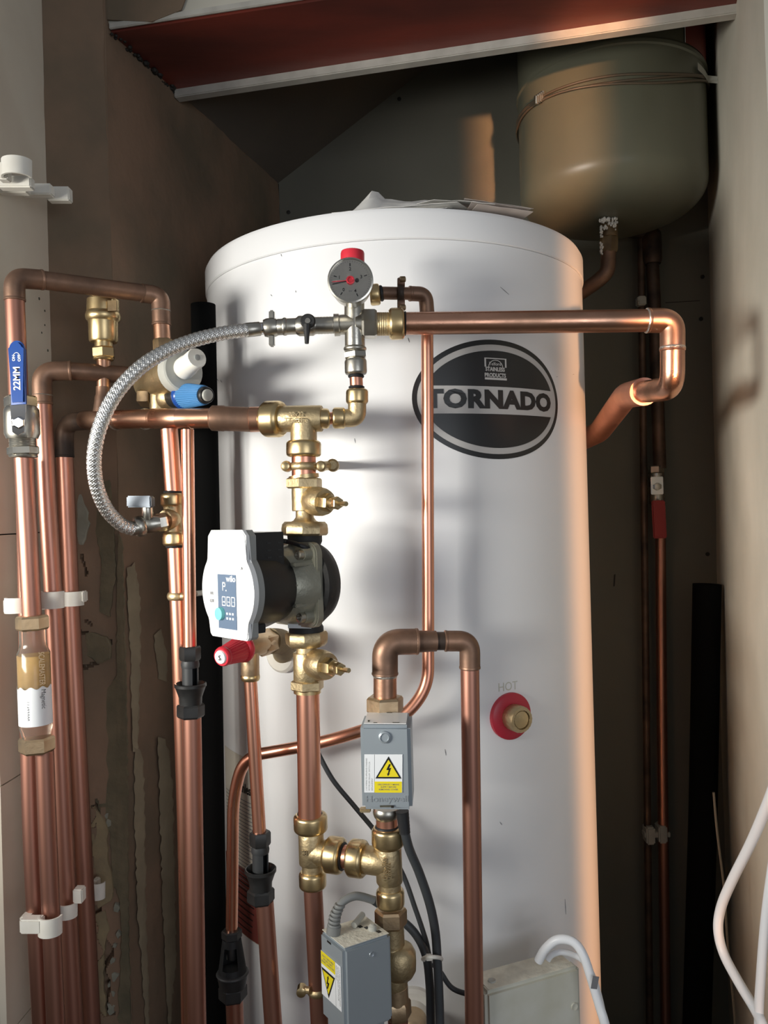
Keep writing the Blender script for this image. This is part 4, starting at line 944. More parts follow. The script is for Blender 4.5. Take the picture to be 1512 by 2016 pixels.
# lower motorised valve body, nut and box
vb = thing('zone_valve', 'grey steel zone valve box turned cornerwise with a dusty top, lower one', 'valve')
YW = .905
seg_(vb, 'nut', 'hex', 'brass_pink', (769, 1788, YW), (770, 1822, YW), 32, phase=.5)
seg_(vb, 'valve_body', 'cyl', 'brass_cast', (771, 1820, YW), (773, 1862, YW), 24)
seg_(vb, 'valve_body', [(0, .9), (.15, 1), (.85, 1), (1, .9)], 'brass_cast', (773, 1860, YW), (778, 1945, YW), 26)
seg_(vb, 'valve_bulb', [(0, .5), (.08, .8), (.25, .98), (.5, 1.0), (.75, .98), (.92, .8), (1, .5)], 'brass_cast', (784, 1858, YW), (785, 1926, YW), 35)
seg_(vb, 'valve_tail', 'cyl', 'brass_pink', (779, 1940, YW), (781, 1975, YW), 24); seg_(vb, 'tail_nut', 'hex', 'brass_pink', (781, 1968, YW), (783, 2002, YW), 28, phase=.4)
tag(pipe(None, 'copper_pipe', 'copper_dull', [(783, 2000, YW), (785, 2050, YW)], 20, floor=True), 'copper pipe leaving the bottom of the lower zone valve', 'pipe')
fc_ = P(677, 1870, .835); la = V3(-.565, .825, 0).normalized(); lbv = V3(.865, .50, 0).normalized(); hb = .092
box(vb, 'cover', 'steel_box', fc_-UP*hb, la*.050, lbv*.057, UP*hb, .0035)
box(vb, 'top_plate', 'dust', fc_+la*.002+lbv*.002+UP*.0002, la*.046, lbv*.053, UP*.0006)
# lip of the front under the box, clips on top
box(vb, 'lower_skirt', 'steel_box', fc_-UP*(hb+.030)+la*.012+lbv*.004, la*.034, lbv*.050, UP*.032, .002)
tq = fc_+UP*.0008
bm = bmesh.new(); add_tube(bm, [tq+la*.030+lbv*.030+UP*.004, tq+la*.042+lbv*.048+UP*.006], .0035, 10); mesh_obj('release_lever', bm, M['grey_plastic'], vb)
bm = bmesh.new(); add_rings(bm, [(tq+la*.018+lbv*.045, .005), (tq+la*.018+lbv*.045+UP*.004, .0045), (tq+la*.018+lbv*.045+UP*.006, .002)], UP, 14); mesh_obj('top_knob', bm, M['grey_plastic'], vb)
for s_, t_ in ((.028, .036), (.022, .040), (.008, .046), (.043, .008)): box(vb, 'slot', 'print_black', tq+la*s_+lbv*t_, la*.005, lbv*.004, UP*.0003)
box(vb, 'slot', 'print_black', fc_+la*.026-UP*.006-lbv*.0003, la*.008, lbv*.0004, UP*.002)
c = fc_+lbv*.032-UP*.014; nb = la*-1; bm = bmesh.new(); add_rings(bm, [(c+nb*.0001, .003), (c+nb*.001, .0026), (c+nb*.0002, .001)], nb, 14); mesh_obj('dimple', bm, M['steel_box'], vb)
# upside-down sticker on the left face
eyl = V3(0, 0, -1); exl = la; O = fc_+la*.0065-UP*.022+(-lbv)*.0002
Oi = fc_-lbv*.0003-UP*.020+la*.046
# local frame on the left face: right-handed with outward normal -lbv ; text upside down
ex2 = la; ey2 = -UP
lbl = warn_label(vb, fc_-lbv*.0004-UP*.020+la*.0065, ex2, ey2, .0405, .047)
seg_(vb, 'cable_boot', 'cyl', 'grey_cable', (656, 1838, .865), (658, 1822, .865), 14)
for k in range(6):
    t = k/5; seg_(vb, 'boot_rib', 'ring', 'grey_cable', (657+11*t*t, 1824-38*t, .865), (657+11*t*t+1, 1818-38*t, .865), 13-2*t)
cb = cable(vb, 'lead', 'grey_cable', [(657, 1826, .865), (662, 1800, .865), (672, 1778, .868), (700, 1764, .875), (735, 1772, .885)], 8)

# ---------------------------------------------------------------- black cables
bc = tag(cable(None, 'black_cable', 'dark_cable', [(735, 1772, .95), (775, 1800, .955), (815, 1835, .95), (838, 1880, .94), (846, 1940, .94), (848, 2016, .94), (850, 2100, .94), (855, 2600, .94)], 8.5), 'grey-black cable curving right from the lower zone valve into the bundle', 'cable', None)
tag(cable(None, 'black_cable', 'dark_cable', [(797, 1638, .885), (806, 1672, .89), (826, 1720, .90), (846, 1780, .91), (857, 1835, .92), (861, 1890, .92), (864, 1950, .92), (866, 2016, .92), (868, 2100, .92), (870, 2600, .92)], 9), 'thick black cable hanging from upper zone valve gland', 'cable')
tag(cable(None, 'black_cable', 'dark_cable', [(625, 1480, .965), (655, 1535, .965), (700, 1590, .965), (745, 1645, .965), (790, 1715, .96), (818, 1790, .955), (838, 1850, .945), (848, 1890, .958), (868, 1915, .958), (890, 1945, .958), (925, 1958, .955), (962, 1962, .965)], 5), 'thin black cable running diagonally from behind the pump riser to the junction box', 'cable')
bm = bmesh.new(); pts = [P(838+30*math.cos(a)*.62+13, 1888+4*math.sin(a), .925+.024*math.sin(a)) for a in [2*PI*k/24 for k in range(25)]]
ct = thing('cable_tie', 'white cable tie round the black cable bundle', 'cable tie'); add_tube(bm, pts, .0022, 8); mesh_obj('band', bm, M['white_plastic'], ct)
box(ct, 'tie_head', 'white_plastic', P(838, 1893, .905), (.008, 0, 0), (0, .006, 0), (0, 0, .006), .001)

# ---------------------------------------------------------------- brown return bend, small pipe loop
sp = thing('copper_pipe', 'thin copper discharge pipe from behind the gauge, looping down left across the tank', 'pipe')
YE = .985
seg_(sp, 'union', 'collar', 'brass', (748, 579, YE-.03), (728, 581, YE-.03), 21); seg_(sp, 'seal', 'ring', 'rubber', (747, 578, YE-.03), (754, 577, YE-.03), 16)
pipe(sp, 'stub', 'copper_brown', [(750, 577, YE-.03), (812, 578, YE-.015)], 12.5)
elbow(sp, 'copper_brown', (806, 578, YE-.015), (838, 579, YE-.01), (841, 618, YE-.005), 14.5, .014)
W = [P(841, 612, YE-.005), P(843, 1200, YE-.002), P(843, 1350, YE-.005), P(800, 1410, YE-.01), P(640, 1462, YE-.005), P(480, 1490, YE+.02), P(459, 1570, YE+.025), P(456, 1835, YE+.025)]
bm = bmesh.new(); add_tube(bm, fillet(W, .045, 12), S(12, YE), 24); mesh_obj('tube', bm, M['copper'], sp, angle=60)
cl = thing('earth_clamp', 'brown two-screw clamp on the stub right of the gauge', 'clamp')
seg_(cl, 'band', 'ring', 'copper_dark', (783, 577, YE-.025), (795, 577, YE-.025), 17)
for dy, nm in ((-20, 'screw'), (21, 'screw')):
    seg_(cl, nm, 'ring', 'copper_brown', (783, 577+dy, YE-.026), (797, 577+dy, YE-.026), 9); seg_(cl, 'screw_head', 'cyl', 'brass_old', (788, 577+dy*1.35, YE-.032), (797, 577+dy*1.35, YE-.030), 6)
seg_(cl, 'lug', 'cyl', 'copper_dark', (789, 548, YE-.026), (789, 606, YE-.026), 7, sides=8)

# ---------------------------------------------------------------- left horizontal run to air vent and dark elbow
lr = thing('copper_pipe', 'mottled horizontal copper pipe run joining the big tee to the air vent', 'pipe')
YH = .94
seg_(lr, 'stub', 'cyl', 'copper_mottled', (492, 826, YT+.012), (524, 825, YT+.012), 25)
seg_(lr, 'coupling', [(0, .86), (.04, 1.0), (.3, 1.02), (.34, .98), (.95, .98), (1, .92)], 'copper_brown', (415, 823, YH+.005), (498, 826, YH), 25)
pipe(lr, 'tube', 'copper_mottled', [(350, 824, YH+.012), (424, 823, YH+.005)], 20)
elbow(lr, 'copper_mottled', (305, 824, YH+.045), (335, 824, YH+.018), (378, 824, YH+.010), 20, .012)
pipe(lr, 'tube', 'copper_mottled', [(228, 826, 1.015), (312, 824, YH+.045)], 19)
solder(lr, (282, 825, YH+.060), (290, 825, YH+.056), 21.5); solder(lr, (226, 826, 1.018), (232, 826, 1.014), 21)
seg_(lr, 'tee', 'cyl', 'copper_brown', (165, 827, 1.05), (236, 826, 1.012), 19)
seg_(lr, 'tee_riser', [(0, 1.15), (.4, 1), (.6, .95), (.7, .85), (1, .85)], 'copper_brown', (203, 812, 1.03), (204, 762, 1.03), 17)
elbow(lr, 'copper_dark', (172, 828, 1.048), (126, 832, 1.07), (127, 900, 1.07), 18, .026)
pipe(lr, 'downpipe', 'copper_dull', [(127, 896, 1.07), (139, 1180, 1.07), (163, 1650, 1.07), (181, 2016, 1.07)], 16.5, .05, floor=True)
# air vent
av = thing('air_vent', 'gold brass bottle air vent standing on the left pipe run', 'air vent')
YA = 1.03
pipe(av, 'stub', 'copper_mottled', [(204, 705, YA), (204, 765, YA)], 13)
seg_(av, 'nut', 'hex', 'brass', (205, 706, YA), (204, 684, YA), 22.5, phase=.2); seg_(av, 'nut_collar', 'ring', 'brass', (204, 710, YA), (204, 703, YA), 20)
seg_(av, 'neck', 'cyl', 'brass', (204, 686, YA), (204, 672, YA), 17)
seg_(av, 'body', [(0, .93), (.08, 1), (1, 1.05)], 'brass', (204, 674, YA), (203, 630, YA), 27.5)
seg_(av, 'band', 'ring', 'brass', (203, 634, YA), (203, 612, YA), 34)
seg_(av, 'cap', [(0, 1), (.9, 1), (1, .93)], 'brass', (203, 614, YA), (203, 589, YA), 31)
seg_(av, 'vent_screw', 'cyl', 'brass', (220, 594, YA-.008), (220, 578, YA-.008), 8)
box(av, 'key_slot', 'brass_old', P(212, 612, YA-.0205), (.011, 0, 0), (0, .002, 0), (0, 0, .013))

# ---------------------------------------------------------------- top-left loop, lever valve, filter
tl = thing('copper_pipe', 'brown copper pipe arching over the left side above the air vent', 'pipe')
YQ = .93
pipe(tl, 'tube', 'copper_dull', [(29, 590, YQ), (37, 795, YQ)], 18.5)
elbow(tl, 'copper_brown', (29, 592, YQ), (28, 547, YQ), (84, 551, YQ+.02), 20, .030)
pipe(tl, 'tube', 'copper_brown', [(80, 551, YQ+.018), (282, 577, 1.02)], 17.5)
solder(tl, (29, 588, YQ), (29, 593, YQ), 20); solder(tl, (83, 551, YQ+.02), (86, 551, YQ+.021), 20)
elbow(tl, 'copper_brown', (278, 577, 1.02), (316, 582, 1.03), (318, 640, 1.03), 18, .028)
pipe(tl, 'tube', 'copper_mottled', [(318, 636, 1.03), (320, 672, 1.03)], 16.5)
solder(tl, (317, 610, 1.03), (317, 614, 1.03), 18.8)
bv = thing('lever_ball_valve', 'nickel ball valve with a blue lever handle at the far left', 'valve')
seg_(bv, 'nut', 'hex', 'nickel', (40, 780, YQ), (41, 803, YQ), 31, phase=.3)
seg_(bv, 'body', [(0, .85), (.1, .98), (.25, 1), (.85, 1), (1, .88)], 'nickel', (42, 800, YQ), (44, 864, YQ), 33)
seg_(bv, 'neck', 'thread', 'nickel', (44, 862, YQ), (45, 882, YQ), 25)
seg_(bv, 'nut', 'hex', 'nickel', (45, 879, YQ), (46, 896, YQ), 30, phase=.25); seg_(bv, 'nut_collar', 'ring', 'nickel', (46, 894, YQ), (46, 902, YQ), 27)
seg_(bv, 'stem', 'cyl', 'nickel', (38, 832, YQ-.02), (36, 832, YQ-.050), 13); seg_(bv, 'stem_nut', [(0, .92), (.2, 1), (.9, 1), (1, .8)], 'chrome', (36, 832, YQ-.048), (36, 832, YQ-.056), 12, sides=6)
YG = YQ-.052
a, b, c, d = P(23, 848, YG), P(48, 850, YG), P(50, 795, YG), P(20, 795, YG); bm = bmesh.new()
W = [P(24, 851, YG), P(35, 857, YG), P(47, 850, YG), P(50, 812, YG), P(50, 795, YG-.006), P(20, 795, YG-.006), P(21, 820, YG)]
fr = [bm.verts.new(w_) for w_ in W]; bk = [bm.verts.new(w_+V3(0, .0025, 0)) for w_ in W]; bm.faces.new(fr); bm.faces.new(list(reversed(bk)))
for i in range(len(W)): bm.faces.new((fr[i], bk[i], bk[(i+1) % len(W)], fr[(i+1) % len(W)]))
mesh_obj('lever_plate', bm, M['chrome'], bv, angle=20)
# blue sleeve (rounded top), channel shaped
YK = YG-.009; pts = []
hb_ = [(19, 795), (52, 795)]
cx0, cx1 = 33.5, 32.5
prof_ = [(21, 797), (50, 795), (47, 690)] + [(32+15*math.cos(math.radians(a)), 686-16*math.sin(math.radians(a))) for a in range(0, 181, 18)] + [(17, 690)]
cc = P(34, 740, YK); W = [P(x, y, YK)-cc for x, y in prof_]
o = prism(bv, 'blue_handle', 'blue_vinyl', [(w_.x, w_.z) for w_ in W], cc, V3(1, 0, 0), UP, V3(0, -1, 0), -.006, .001, .0022); plabel(o, 'blue vinyl lever sleeve printed 22MM')
ezt = V3(0, 0, 1); text(o, '22MM', 'label_white', P(33.5, 745, YK-.0012), ezt, V3(-1, 0, 0), .0105, .0001, .0002, .95)
text(o, 'ON', 'label_white', P(27, 705, YK-.0012), ezt, V3(-1, 0, 0), .0042, .0001, .0001); text(o, 'OFF', 'label_white', P(38, 705, YK-.0012), ezt, V3(-1, 0, 0), .0042, .0001, .0001)
bm = bmesh.new(); add_tube(bm, [P(26+13*t, 699-5*math.sin(PI*t), YK-.0012) for t in [k/8 for k in range(9)]], .0004, 5); mesh_obj('arrow_print', bm, M['label_white'], o)
tag(pipe(None, 'copper_pipe', 'copper_dull', [(47, 900, YQ), (63, 1215, YQ)], 18.5), 'copper pipe between the blue-lever valve and the amber filter', 'pipe')
ft = thing('scale_filter', 'inline filter with clear amber body and white paper label, far left', 'filter')
YF = .925
seg_(ft, 'nut', 'hex', 'brass_pink', (63, 1212, YF), (64, 1240, YF), 31, phase=.25)
seg_(ft, 'housing', [(0, .80), (.12, .80), (.18, .86), (.22, 1), (.9, 1), (.95, .9), (1, .85)], 'clear_body', (64, 1238, YF), (72, 1452, YF), 31)
seg_(ft, 'filter_media', 'cyl', 'amber_fill', (66, 1290, YF), (70, 1400, YF), 25)
bm = bmesh.new(); A, B = P(68.2, 1350, YF), P(71, 1424, YF); ax = (B-A); e1, e2 = frame(ax, V3(0, -1, 0)); r = S(31.6, YF); vv = []
for k in range(41):
    a = -1.75+3.5*k/40; wv = .035*math.sin(a*9); vv.append((bm.verts.new(A+ax*(wv)+(e1*math.cos(a)+e2*math.sin(a))*r), bm.verts.new(B+(e1*math.cos(a)+e2*math.sin(a))*r)))
for k in range(40): bm.faces.new((vv[k][0], vv[k+1][0], vv[k+1][1], vv[k][1]))
o = mesh_obj('paper_label', bm, M['label_white'], ft); plabel(o, 'white paper label with wavy top edge')
nt_ = (P(0, 0, 1)-P(0, 0, 1)); ax_ = ax.normalized()
text(o, 'Magnetic', 'print_black', P(86, 1376, YF-.0185), ax_, V3(.9, .45, 0).normalized(), .0068, .00005, 0, .9); text(o, '11422000', 'print_grey', P(53, 1400, YF-.0180), ax_, V3(.9, -.4, 0).normalized(), .0062, .00005, 0, .9)
text(ft, 'SCALEMASTER', 'brass_pink', P(82, 1316, YF-.0185), ax_, V3(.95, .3, 0).normalized(), .0085, .0003, 0, .68)
seg_(ft, 'nut', 'hex', 'brass_pink', (72, 1450, YF), (73, 1480, YF), 34, phase=.25)
tag(pipe(None, 'copper_pipe', 'copper_dull', [(88, 1478, YF+.004), (94, 1650, YF+.004), (110, 2016, YF+.004)], 17.5, .03, floor=True), 'copper pipe dropping to the floor from the amber filter', 'pipe')
tag(pipe(None, 'copper_pipe', 'copper_dull', [(48, 905, .965), (54, 1180, .965), (58, 1470, .955), (63, 1650, .95), (82, 2016, .95)], 17.5, .05, floor=True), 'leftmost copper pipe, beside and behind the amber filter', 'pipe')
p2 = thing('copper_pipe', 'copper pipe whose brown top elbow turns right and passes behind the air vent stem', 'pipe')
pipe(p2, 'tube', 'copper_dull', [(84, 790, 1.0), (94, 1000, 1.0), (106, 1180, 1.0), (127, 1650, 1.0), (146, 2016, 1.0)], 17.5, .05, floor=True)
elbow(p2, 'copper_brown', (84, 796, 1.0), (82, 731, 1.0), (140, 730, 1.01), 19, .034)
pipe(p2, 'tube', 'copper_brown', [(136, 730, 1.01), (300, 742, 1.06)], 17)
solder(p2, (84, 776, 1.0), (84, 780, 1.0), 19.5)
# white clips
def clip(label, parts, grp=None):
    t = thing('pipe_clip', label, 'clip', grp)
    for kind, x0, x1, y0, y1, Y in parts:
        if kind == 'arc':      # curved band round a pipe
            cx_, hw = (x0+x1)/2, (x1-x0)/2; bm = bmesh.new(); vv = []
            for k in range(15):
                a = PI*(-.05+1.1*k/14); 
                for_r = []
                for r_ in (1.0, .84):
                    for yy in (y0, y1):
                        q = P(cx_, yy, Y); rr = S(hw, Y)*r_
                        for_r.append(bm.verts.new(q+V3(-math.cos(a)*rr, -math.sin(a)*rr*.9, 0)))
                vv.append(for_r)
            for k in range(14):
                A_, B_ = vv[k], vv[k+1]
                for (i, j) in ((0, 1), (1, 3), (3, 2), (2, 0)): bm.faces.new((A_[i], A_[j], B_[j], B_[i]))
            bm.faces.new((vv[0][0], vv[0][1], vv[0][3], vv[0][2])); bm.faces.new((vv[-1][0], vv[-1][2], vv[-1][3], vv[-1][1]))
            mesh_obj('clip_arm', bm, M['white_plastic'], t, angle=50)
        else:
            a = P(x0, y1, Y); box(t, 'clip_base', 'white_plastic', a, P(x1, y1, Y)-a, V3(0, .014, 0), UP*S(y1-y0, Y), .0015)
    return t
clip('white plastic clip on leftmost pipe just above the amber filter', [('arc', 10, 57, 1176, 1206, .94), ('box', 6, 20, 1180, 1208, .95)])
clip('white plastic clip on second copper pipe, mid height', [('arc', 80, 126, 1164, 1197, .99), ('box', 78, 90, 1170, 1200, .995)])
clip('white plastic clip on third copper pipe, right of the mid-height clips', [('arc', 121, 165, 1164, 1192, 1.06), ('box', 160, 166, 1164, 1186, 1.05)])
clip('white plastic clip on the two leftmost pipes near the bottom', [('arc', 76, 122, 1802, 1838, .915), ('box', 38, 80, 1812, 1840, .905), ('box', 38, 60, 1806, 1822, .93)])
clip('white plastic clip on second copper pipe near the bottom', [('arc', 112, 152, 1776, 1804, .98), ('box', 143, 162, 1752, 1780, .975)])
clip('empty white plastic clip right of the third copper pipe near the bottom', [('arc', 180, 207, 1736, 1768, 1.11), ('box', 181, 192, 1734, 1752, 1.12)])
clip('empty white plastic clip holding nothing, high on the far left wall', [('arc', 4, 62, 316, 350, .955), ('box', -6, 14, 318, 352, .955), ('box', -6, 60, 345, 368, .975)])
clip('flat white clip bar below the empty clip high on left wall', [('box', 40, 100, 360, 382, 1.03), ('box', 92, 136, 366, 394, 1.05), ('box', -6, 52, 362, 378, 1.0)])

# ---------------------------------------------------------------- pressure reducing valve with blue cap
pr = thing('pressure_valve', 'brass pressure reducing valve with grey cap and pale knob, half behind the hose', 'valve')
YZ = 1.02
seg_(pr, 'nut', 'hex', 'brass_old', (321, 668, YZ), (322, 692, YZ), 20, phase=.2)
seg_(pr, 'stub', 'cyl', 'brass_old', (322, 688, YZ), (322, 730, YZ), 16)
seg_(pr, 'bonnet', [(0, .7), (.1, .9), (.55, .95), (.6, 1), (1, 1)], 'brass_cast', (290, 760, YZ+.03), (352, 733, YZ-.030), 41)
seg_(pr, 'grey_cap', [(0, 1), (.7, 1), (.9, .97), (1, .9)], 'grey_plastic', (350, 734, YZ-.030), (362, 729, YZ-.042), 43)
seg_(pr, 'knob', [(0, 1.12), (.3, 1.1), (.35, 1), (.95, 1), (1, .93)], 'white_plastic', (362, 726, YZ-.042), (388, 704, YZ-.072), 20)
seg_(pr, 'knob_recess', 'cyl', 'grey_rim', (387.5, 704, YZ-.0715), (389, 703.5, YZ-.073), 6)
seg_(pr, 'body', 'cyl', 'brass_cast', (312, 745, YZ), (313, 812, YZ), 18)
seg_(pr, 'inlet_nut', 'hex', 'brass_old', (278, 782, YZ+.005), (300, 782, YZ), 20)
seg_(pr, 'outlet_ring', 'ring', 'brass_cast', (322, 783, YZ-.004), (342, 782, YZ-.012), 25)
bk_ = thing('relief_valve', 'blue ribbed relief valve cap beside the pressure reducing valve', 'valve')
seg_(bk_, 'black_neck', 'cyl', 'black_plastic', (340, 781, YZ-.012), (364, 780, YZ-.030), 22)
seg_(bk_, 'blue_collar', 'ring', 'blue_vinyl', (358, 780, YZ-.026), (368, 779, YZ-.034), 28)
seg_(bk_, 'ribbed_cap', [(0, 1), (.95, 1), (1, .95)], 'blue_cap', (364, 779.5, YZ-.032), (403, 778, YZ-.066), (26, 19), sides=72, rib=.045)
seg_(bk_, 'end_ring', 'ring', 'black_plastic', (402, 778, YZ-.065), (408, 778, YZ-.071), 17)
seg_(bk_, 'end_disc', 'dome', 'grey_plastic', (406, 778, YZ-.069), (411, 778, YZ-.073), 12)

# ---------------------------------------------------------------- pair of bright pipes, tap tee, tundish
YC = .955
tag(pipe(None, 'copper_pipe', 'copper', [(333, 845, YC), (342, 968, YC)], 17), 'short copper pipe between horizontal run and small brass tee', 'pipe')
te = thing('brass_tee', 'small brass push-fit tee feeding the hose tap', 'fitting')
seg_(te, 'seal', 'ring', 'rubber', (341, 966, YC), (341, 972, YC), 19)
seg_(te, 'collar', 'collar', 'brass', (340, 971, YC), (341, 997, YC), 24)
seg_(te, 'tee_body', 'cyl', 'brass_cast', (341, 994, YC), (343, 1050, YC), 19)
seg_(te, 'branch', 'ring', 'brass_cast', (342, 1021, YC), (325, 1024, YC-.012), 22)
seg_(te, 'branch_stub', 'cyl', 'copper', (331, 1023, YC-.008), (322, 1025, YC-.014), 12)
seg_(te, 'collar', 'collar', 'brass', (345, 1074, YC), (344, 1047, YC), 24)
seg_(te, 'seal', 'ring', 'rubber', (345, 1073, YC), (345, 1079, YC), 19)
tag(pipe(None, 'copper_pipe', 'copper', [(346, 1077, YC), (354, 1250, YC), (359, 1400, YC), (367, 1650, YC), (374, 2016, YC)], 17, .05, floor=True), 'bright copper pipe dropping to the floor below the hose tap tee', 'pipe')
YD = .935
tag(pipe(None, 'copper_pipe', 'copper', [(369, 846, YD), (372, 1100, YD), (374, 1276, YD)], 12.7, .05), 'slim bright copper pipe in front, ending in the left black tundish', 'pipe')
rg = thing('pipe_ring', 'brass ring clip on the bright pipe below the hose tap', 'clip')
seg_(rg, 'ring', 'ring', 'brass_cast', (350, 1166, YC), (350, 1181, YC), 21); seg_(rg, 'ear', 'ring', 'brass_cast', (356, 1174, YC-.018), (366, 1174, YC-.018), 8)
bm = bmesh.new(); add_tube(bm, [P(352, 1172, YC+.018), P(384, 1169, YC+.03), P(420, 1164, YC+.13)], .0035, 10); mesh_obj('rod', bm, M['grey_plastic'], rg)
def tundish(label, cx, yt, yb, Y, style=0, slope=.012):
    t = thing('tundish', label, 'tundish'); H = yb-yt
    X = lambda f: cx+slope*H*f
    def g(f): return yt+H*f
    if style == 1:      # bell-shaped pattern: flared body with a window, wide rim, nut
        pt = lambda f: P(X(f), g(f), Y)
        seg_(t, 'top_nut', 'hex', 'black_plastic', (X(0), g(0), Y), (X(.13), g(.13), Y), 20, phase=.3)
        A, B = pt(.12), pt(.62); ax = B-A; r0, r1 = S(18, Y), S(28, Y); bm = bmesh.new(); n = 40; e1, e2 = V3(1, 0, 0), V3(0, -1, 0); vv = []
        def ring_(f, k): 
            a = 2*PI*k/n; rr = r0+(r1-r0)*f; return A+ax*f+(e1*math.cos(a)+e2*math.sin(a))*rr
        fr_q = [0, .2, .8, 1]; gr = [[bm.verts.new(ring_(f, k)) for k in range(n)] for f in fr_q]
        for i in range(3):
            for k in range(n):
                if i == 1 and (6 <= k <= 13 or 26 <= k <= 33): continue      # the two windows
                bm.faces.new((gr[i][k], gr[i][(k+1) % n], gr[i+1][(k+1) % n], gr[i+1][k]))
        bmesh.ops.solidify(bm, geom=list(bm.faces), thickness=.0016)
        mesh_obj('bell_body', bm, M['tundish_grey'], t, angle=40)
        seg_(t, 'inner_spout', 'cyl', 'black_plastic', (X(.15), g(.15), Y), (X(.42), g(.42), Y), 10)
        seg_(t, 'rim', 'ring', 'tundish_grey', (X(.60), g(.60), Y), (X(.66), g(.66), Y), 32)
        seg_(t, 'lower_body', 'cyl', 'black_plastic', (X(.65), g(.65), Y), (X(.82), g(.82), Y), (30, 26))
        seg_(t, 'bottom_nut', 'hex', 'black_plastic', (X(.80), g(.80), Y), (X(1), g(1), Y), 28, phase=.3)
        return t
    seg_(t, 'top_nut', 'hex', 'black_plastic', (X(0), g(0), Y), (X(.2), g(.2), Y), 21, phase=.3)
    seg_(t, 'neck', [(0, .9), (.6, 1), (1, .95)], 'tundish_grey', (X(.19), g(.19), Y), (X(.30), g(.30), Y), 18)
    # windowed tube: back half shell plus two side posts
    bm = bmesh.new(); A, B = P(X(.28), g(.28), Y), P(X(.62), g(.62), Y); r0 = S(16, Y); vv = []
    for k in range(17):
        a = -.55+1.75*PI*k/16*1.0 - 0.0
        dr = V3(math.sin(a-PI*.42+PI), -math.cos(a-PI*.42+PI), 0); vv.append([bm.verts.new(A+dr*r0), bm.verts.new(B+dr*r0), bm.verts.new(B+dr*r0*.85), bm.verts.new(A+dr*r0*.85)])
    for k in range(16):
        for i in range(4): bm.faces.new((vv[k][i], vv[k][(i+1) % 4], vv[k+1][(i+1) % 4], vv[k+1][i]))
    bm.faces.new(vv[0]); bm.faces.new(list(reversed(vv[-1])))
    mesh_obj('window_tube', bm, M['tundish_grey'], t)
    # cup: open, with inner wall
    bm = bmesh.new(); c0, c1 = P(X(.52), g(.52), Y), P(X(.84), g(.84), Y); ax = c1-c0; ro = S(31, Y)
    add_rings(bm, [(c0+ax*.7, ro*.45), (c0+ax*.06, ro*.86), (c0, ro*.90), (c0-ax*.01, ro*.95), (c0+ax*.02, ro), (c0+ax*.14, ro), (c0+ax*.17, ro*.95), (c0+ax*.62, ro*.72), (c1, ro*.70)], ax, 40)
    mesh_obj('cup', bm, M['black_plastic'], t, angle=45)
    seg_(t, 'bottom_nut', 'hex', 'black_plastic', (X(.81), g(.81), Y), (X(1), g(1), Y), 27, phase=.3)
    return t
tundish('black tundish on the bright copper pipes, left one of the three', 374, 1272, 1412, YD)
tag(pipe(None, 'copper_pipe', 'copper_dull', [(378, 1408, YD), (388, 2016, YD)], 18, floor=True), 'copper pipe running to the floor below the left tundish', 'pipe')

# ---------------------------------------------------------------- relief valve (red cap) and its discharge
YX = .95
rv = thing('relief_valve', 'brass relief valve with red ribbed cap just below the pump', 'valve')
seg_(rv, 'ribbed_cap', [(0, 1), (.95, 1), (1, .96)], 'red_cap', (478, 1276, YX-.010), (442, 1291, YX-.040), (27, 19), sides=60, rib=.04)
seg_(rv, 'cap_skirt', 'ring', 'red_cap', (482, 1274, YX-.008), (472, 1278, YX-.016), 29)
seg_(rv, 'end_ring', 'ring', 'red_cap', (444, 1290, YX-.038), (435, 1294, YX-.045), 20); seg_(rv, 'end_disc', 'dome', 'pump_white', (439, 1292, YX-.042), (431, 1295.5, YX-.048), 14)
q = P(432, 1296, YX-.0495); text(rv, 'S', 'print_black', q, V3(.75, -.62, 0).normalized(), UP, .008)
seg_(rv, 'body', 'cyl', 'brass_pink', (480, 1275, YX-.008), (526, 1263, YX+.030), 23)
seg_(rv, 'hex_flats', 'hex', 'brass_pink', (512, 1268, YX+.018), (534, 1262, YX+.038), 26)
seg_(rv, 'outlet', 'cyl', 'brass_pink', (492, 1275, YX), (493, 1330, YX), 18); seg_(rv, 'outlet_nut', 'ring', 'brass', (493, 1326, YX), (493, 1340, YX), 19)
tb_ = thing('tank_boss', 'cream plastic elbow boss joining the red relief valve to the tank', 'boss')
c = tsurf(*tank_hit(556, 1292)); 
bm = bmesh.new(); A = P(530, 1262, YX+.034); ph_, zz_ = tank_hit(560, 1285); B = tsurf(ph_, zz_, 0.0)
add_tube(bm, fillet([A, P(556, 1262, YX+.07), B], .03, 8), S(25, 1.0), 28); mesh_obj('sleeve', bm, M['chip_tan'], tb_)
nn = V3(math.sin(ph_), -math.cos(ph_), 0); bm = bmesh.new(); add_rings(bm, [(B-nn*.002, .026), (B+nn*.008, .0255), (B+nn*.011, .022)], nn, 32); mesh_obj('flange', bm, M['white_plastic'], tb_)
tag(pipe(None, 'copper_pipe', 'copper', [(493, 1338, YX), (511, 1642, YX)], 13), 'slim copper pipe from the red relief valve down to the middle tundish', 'pipe')
tundish('black tundish in front of the red tank label, middle one of the three', 512, 1637, 1776, YX)
tag(pipe(None, 'copper_pipe', 'copper_dull', [(521, 1774, YX), (538, 2016, YX)], 17.5, floor=True), 'copper pipe running to the floor below the middle tundish', 'pipe')
tundish('black tundish low at the left of the tank, lowest one of the three', 456, 1830, 1966, YE+.025, style=1, slope=.02)
tag(pipe(None, 'copper_pipe', 'copper_dull', [(461, 1960, YE+.025), (463, 2016, YE+.025)], 17, floor=True), 'copper pipe running to the floor below the lowest tundish', 'pipe')

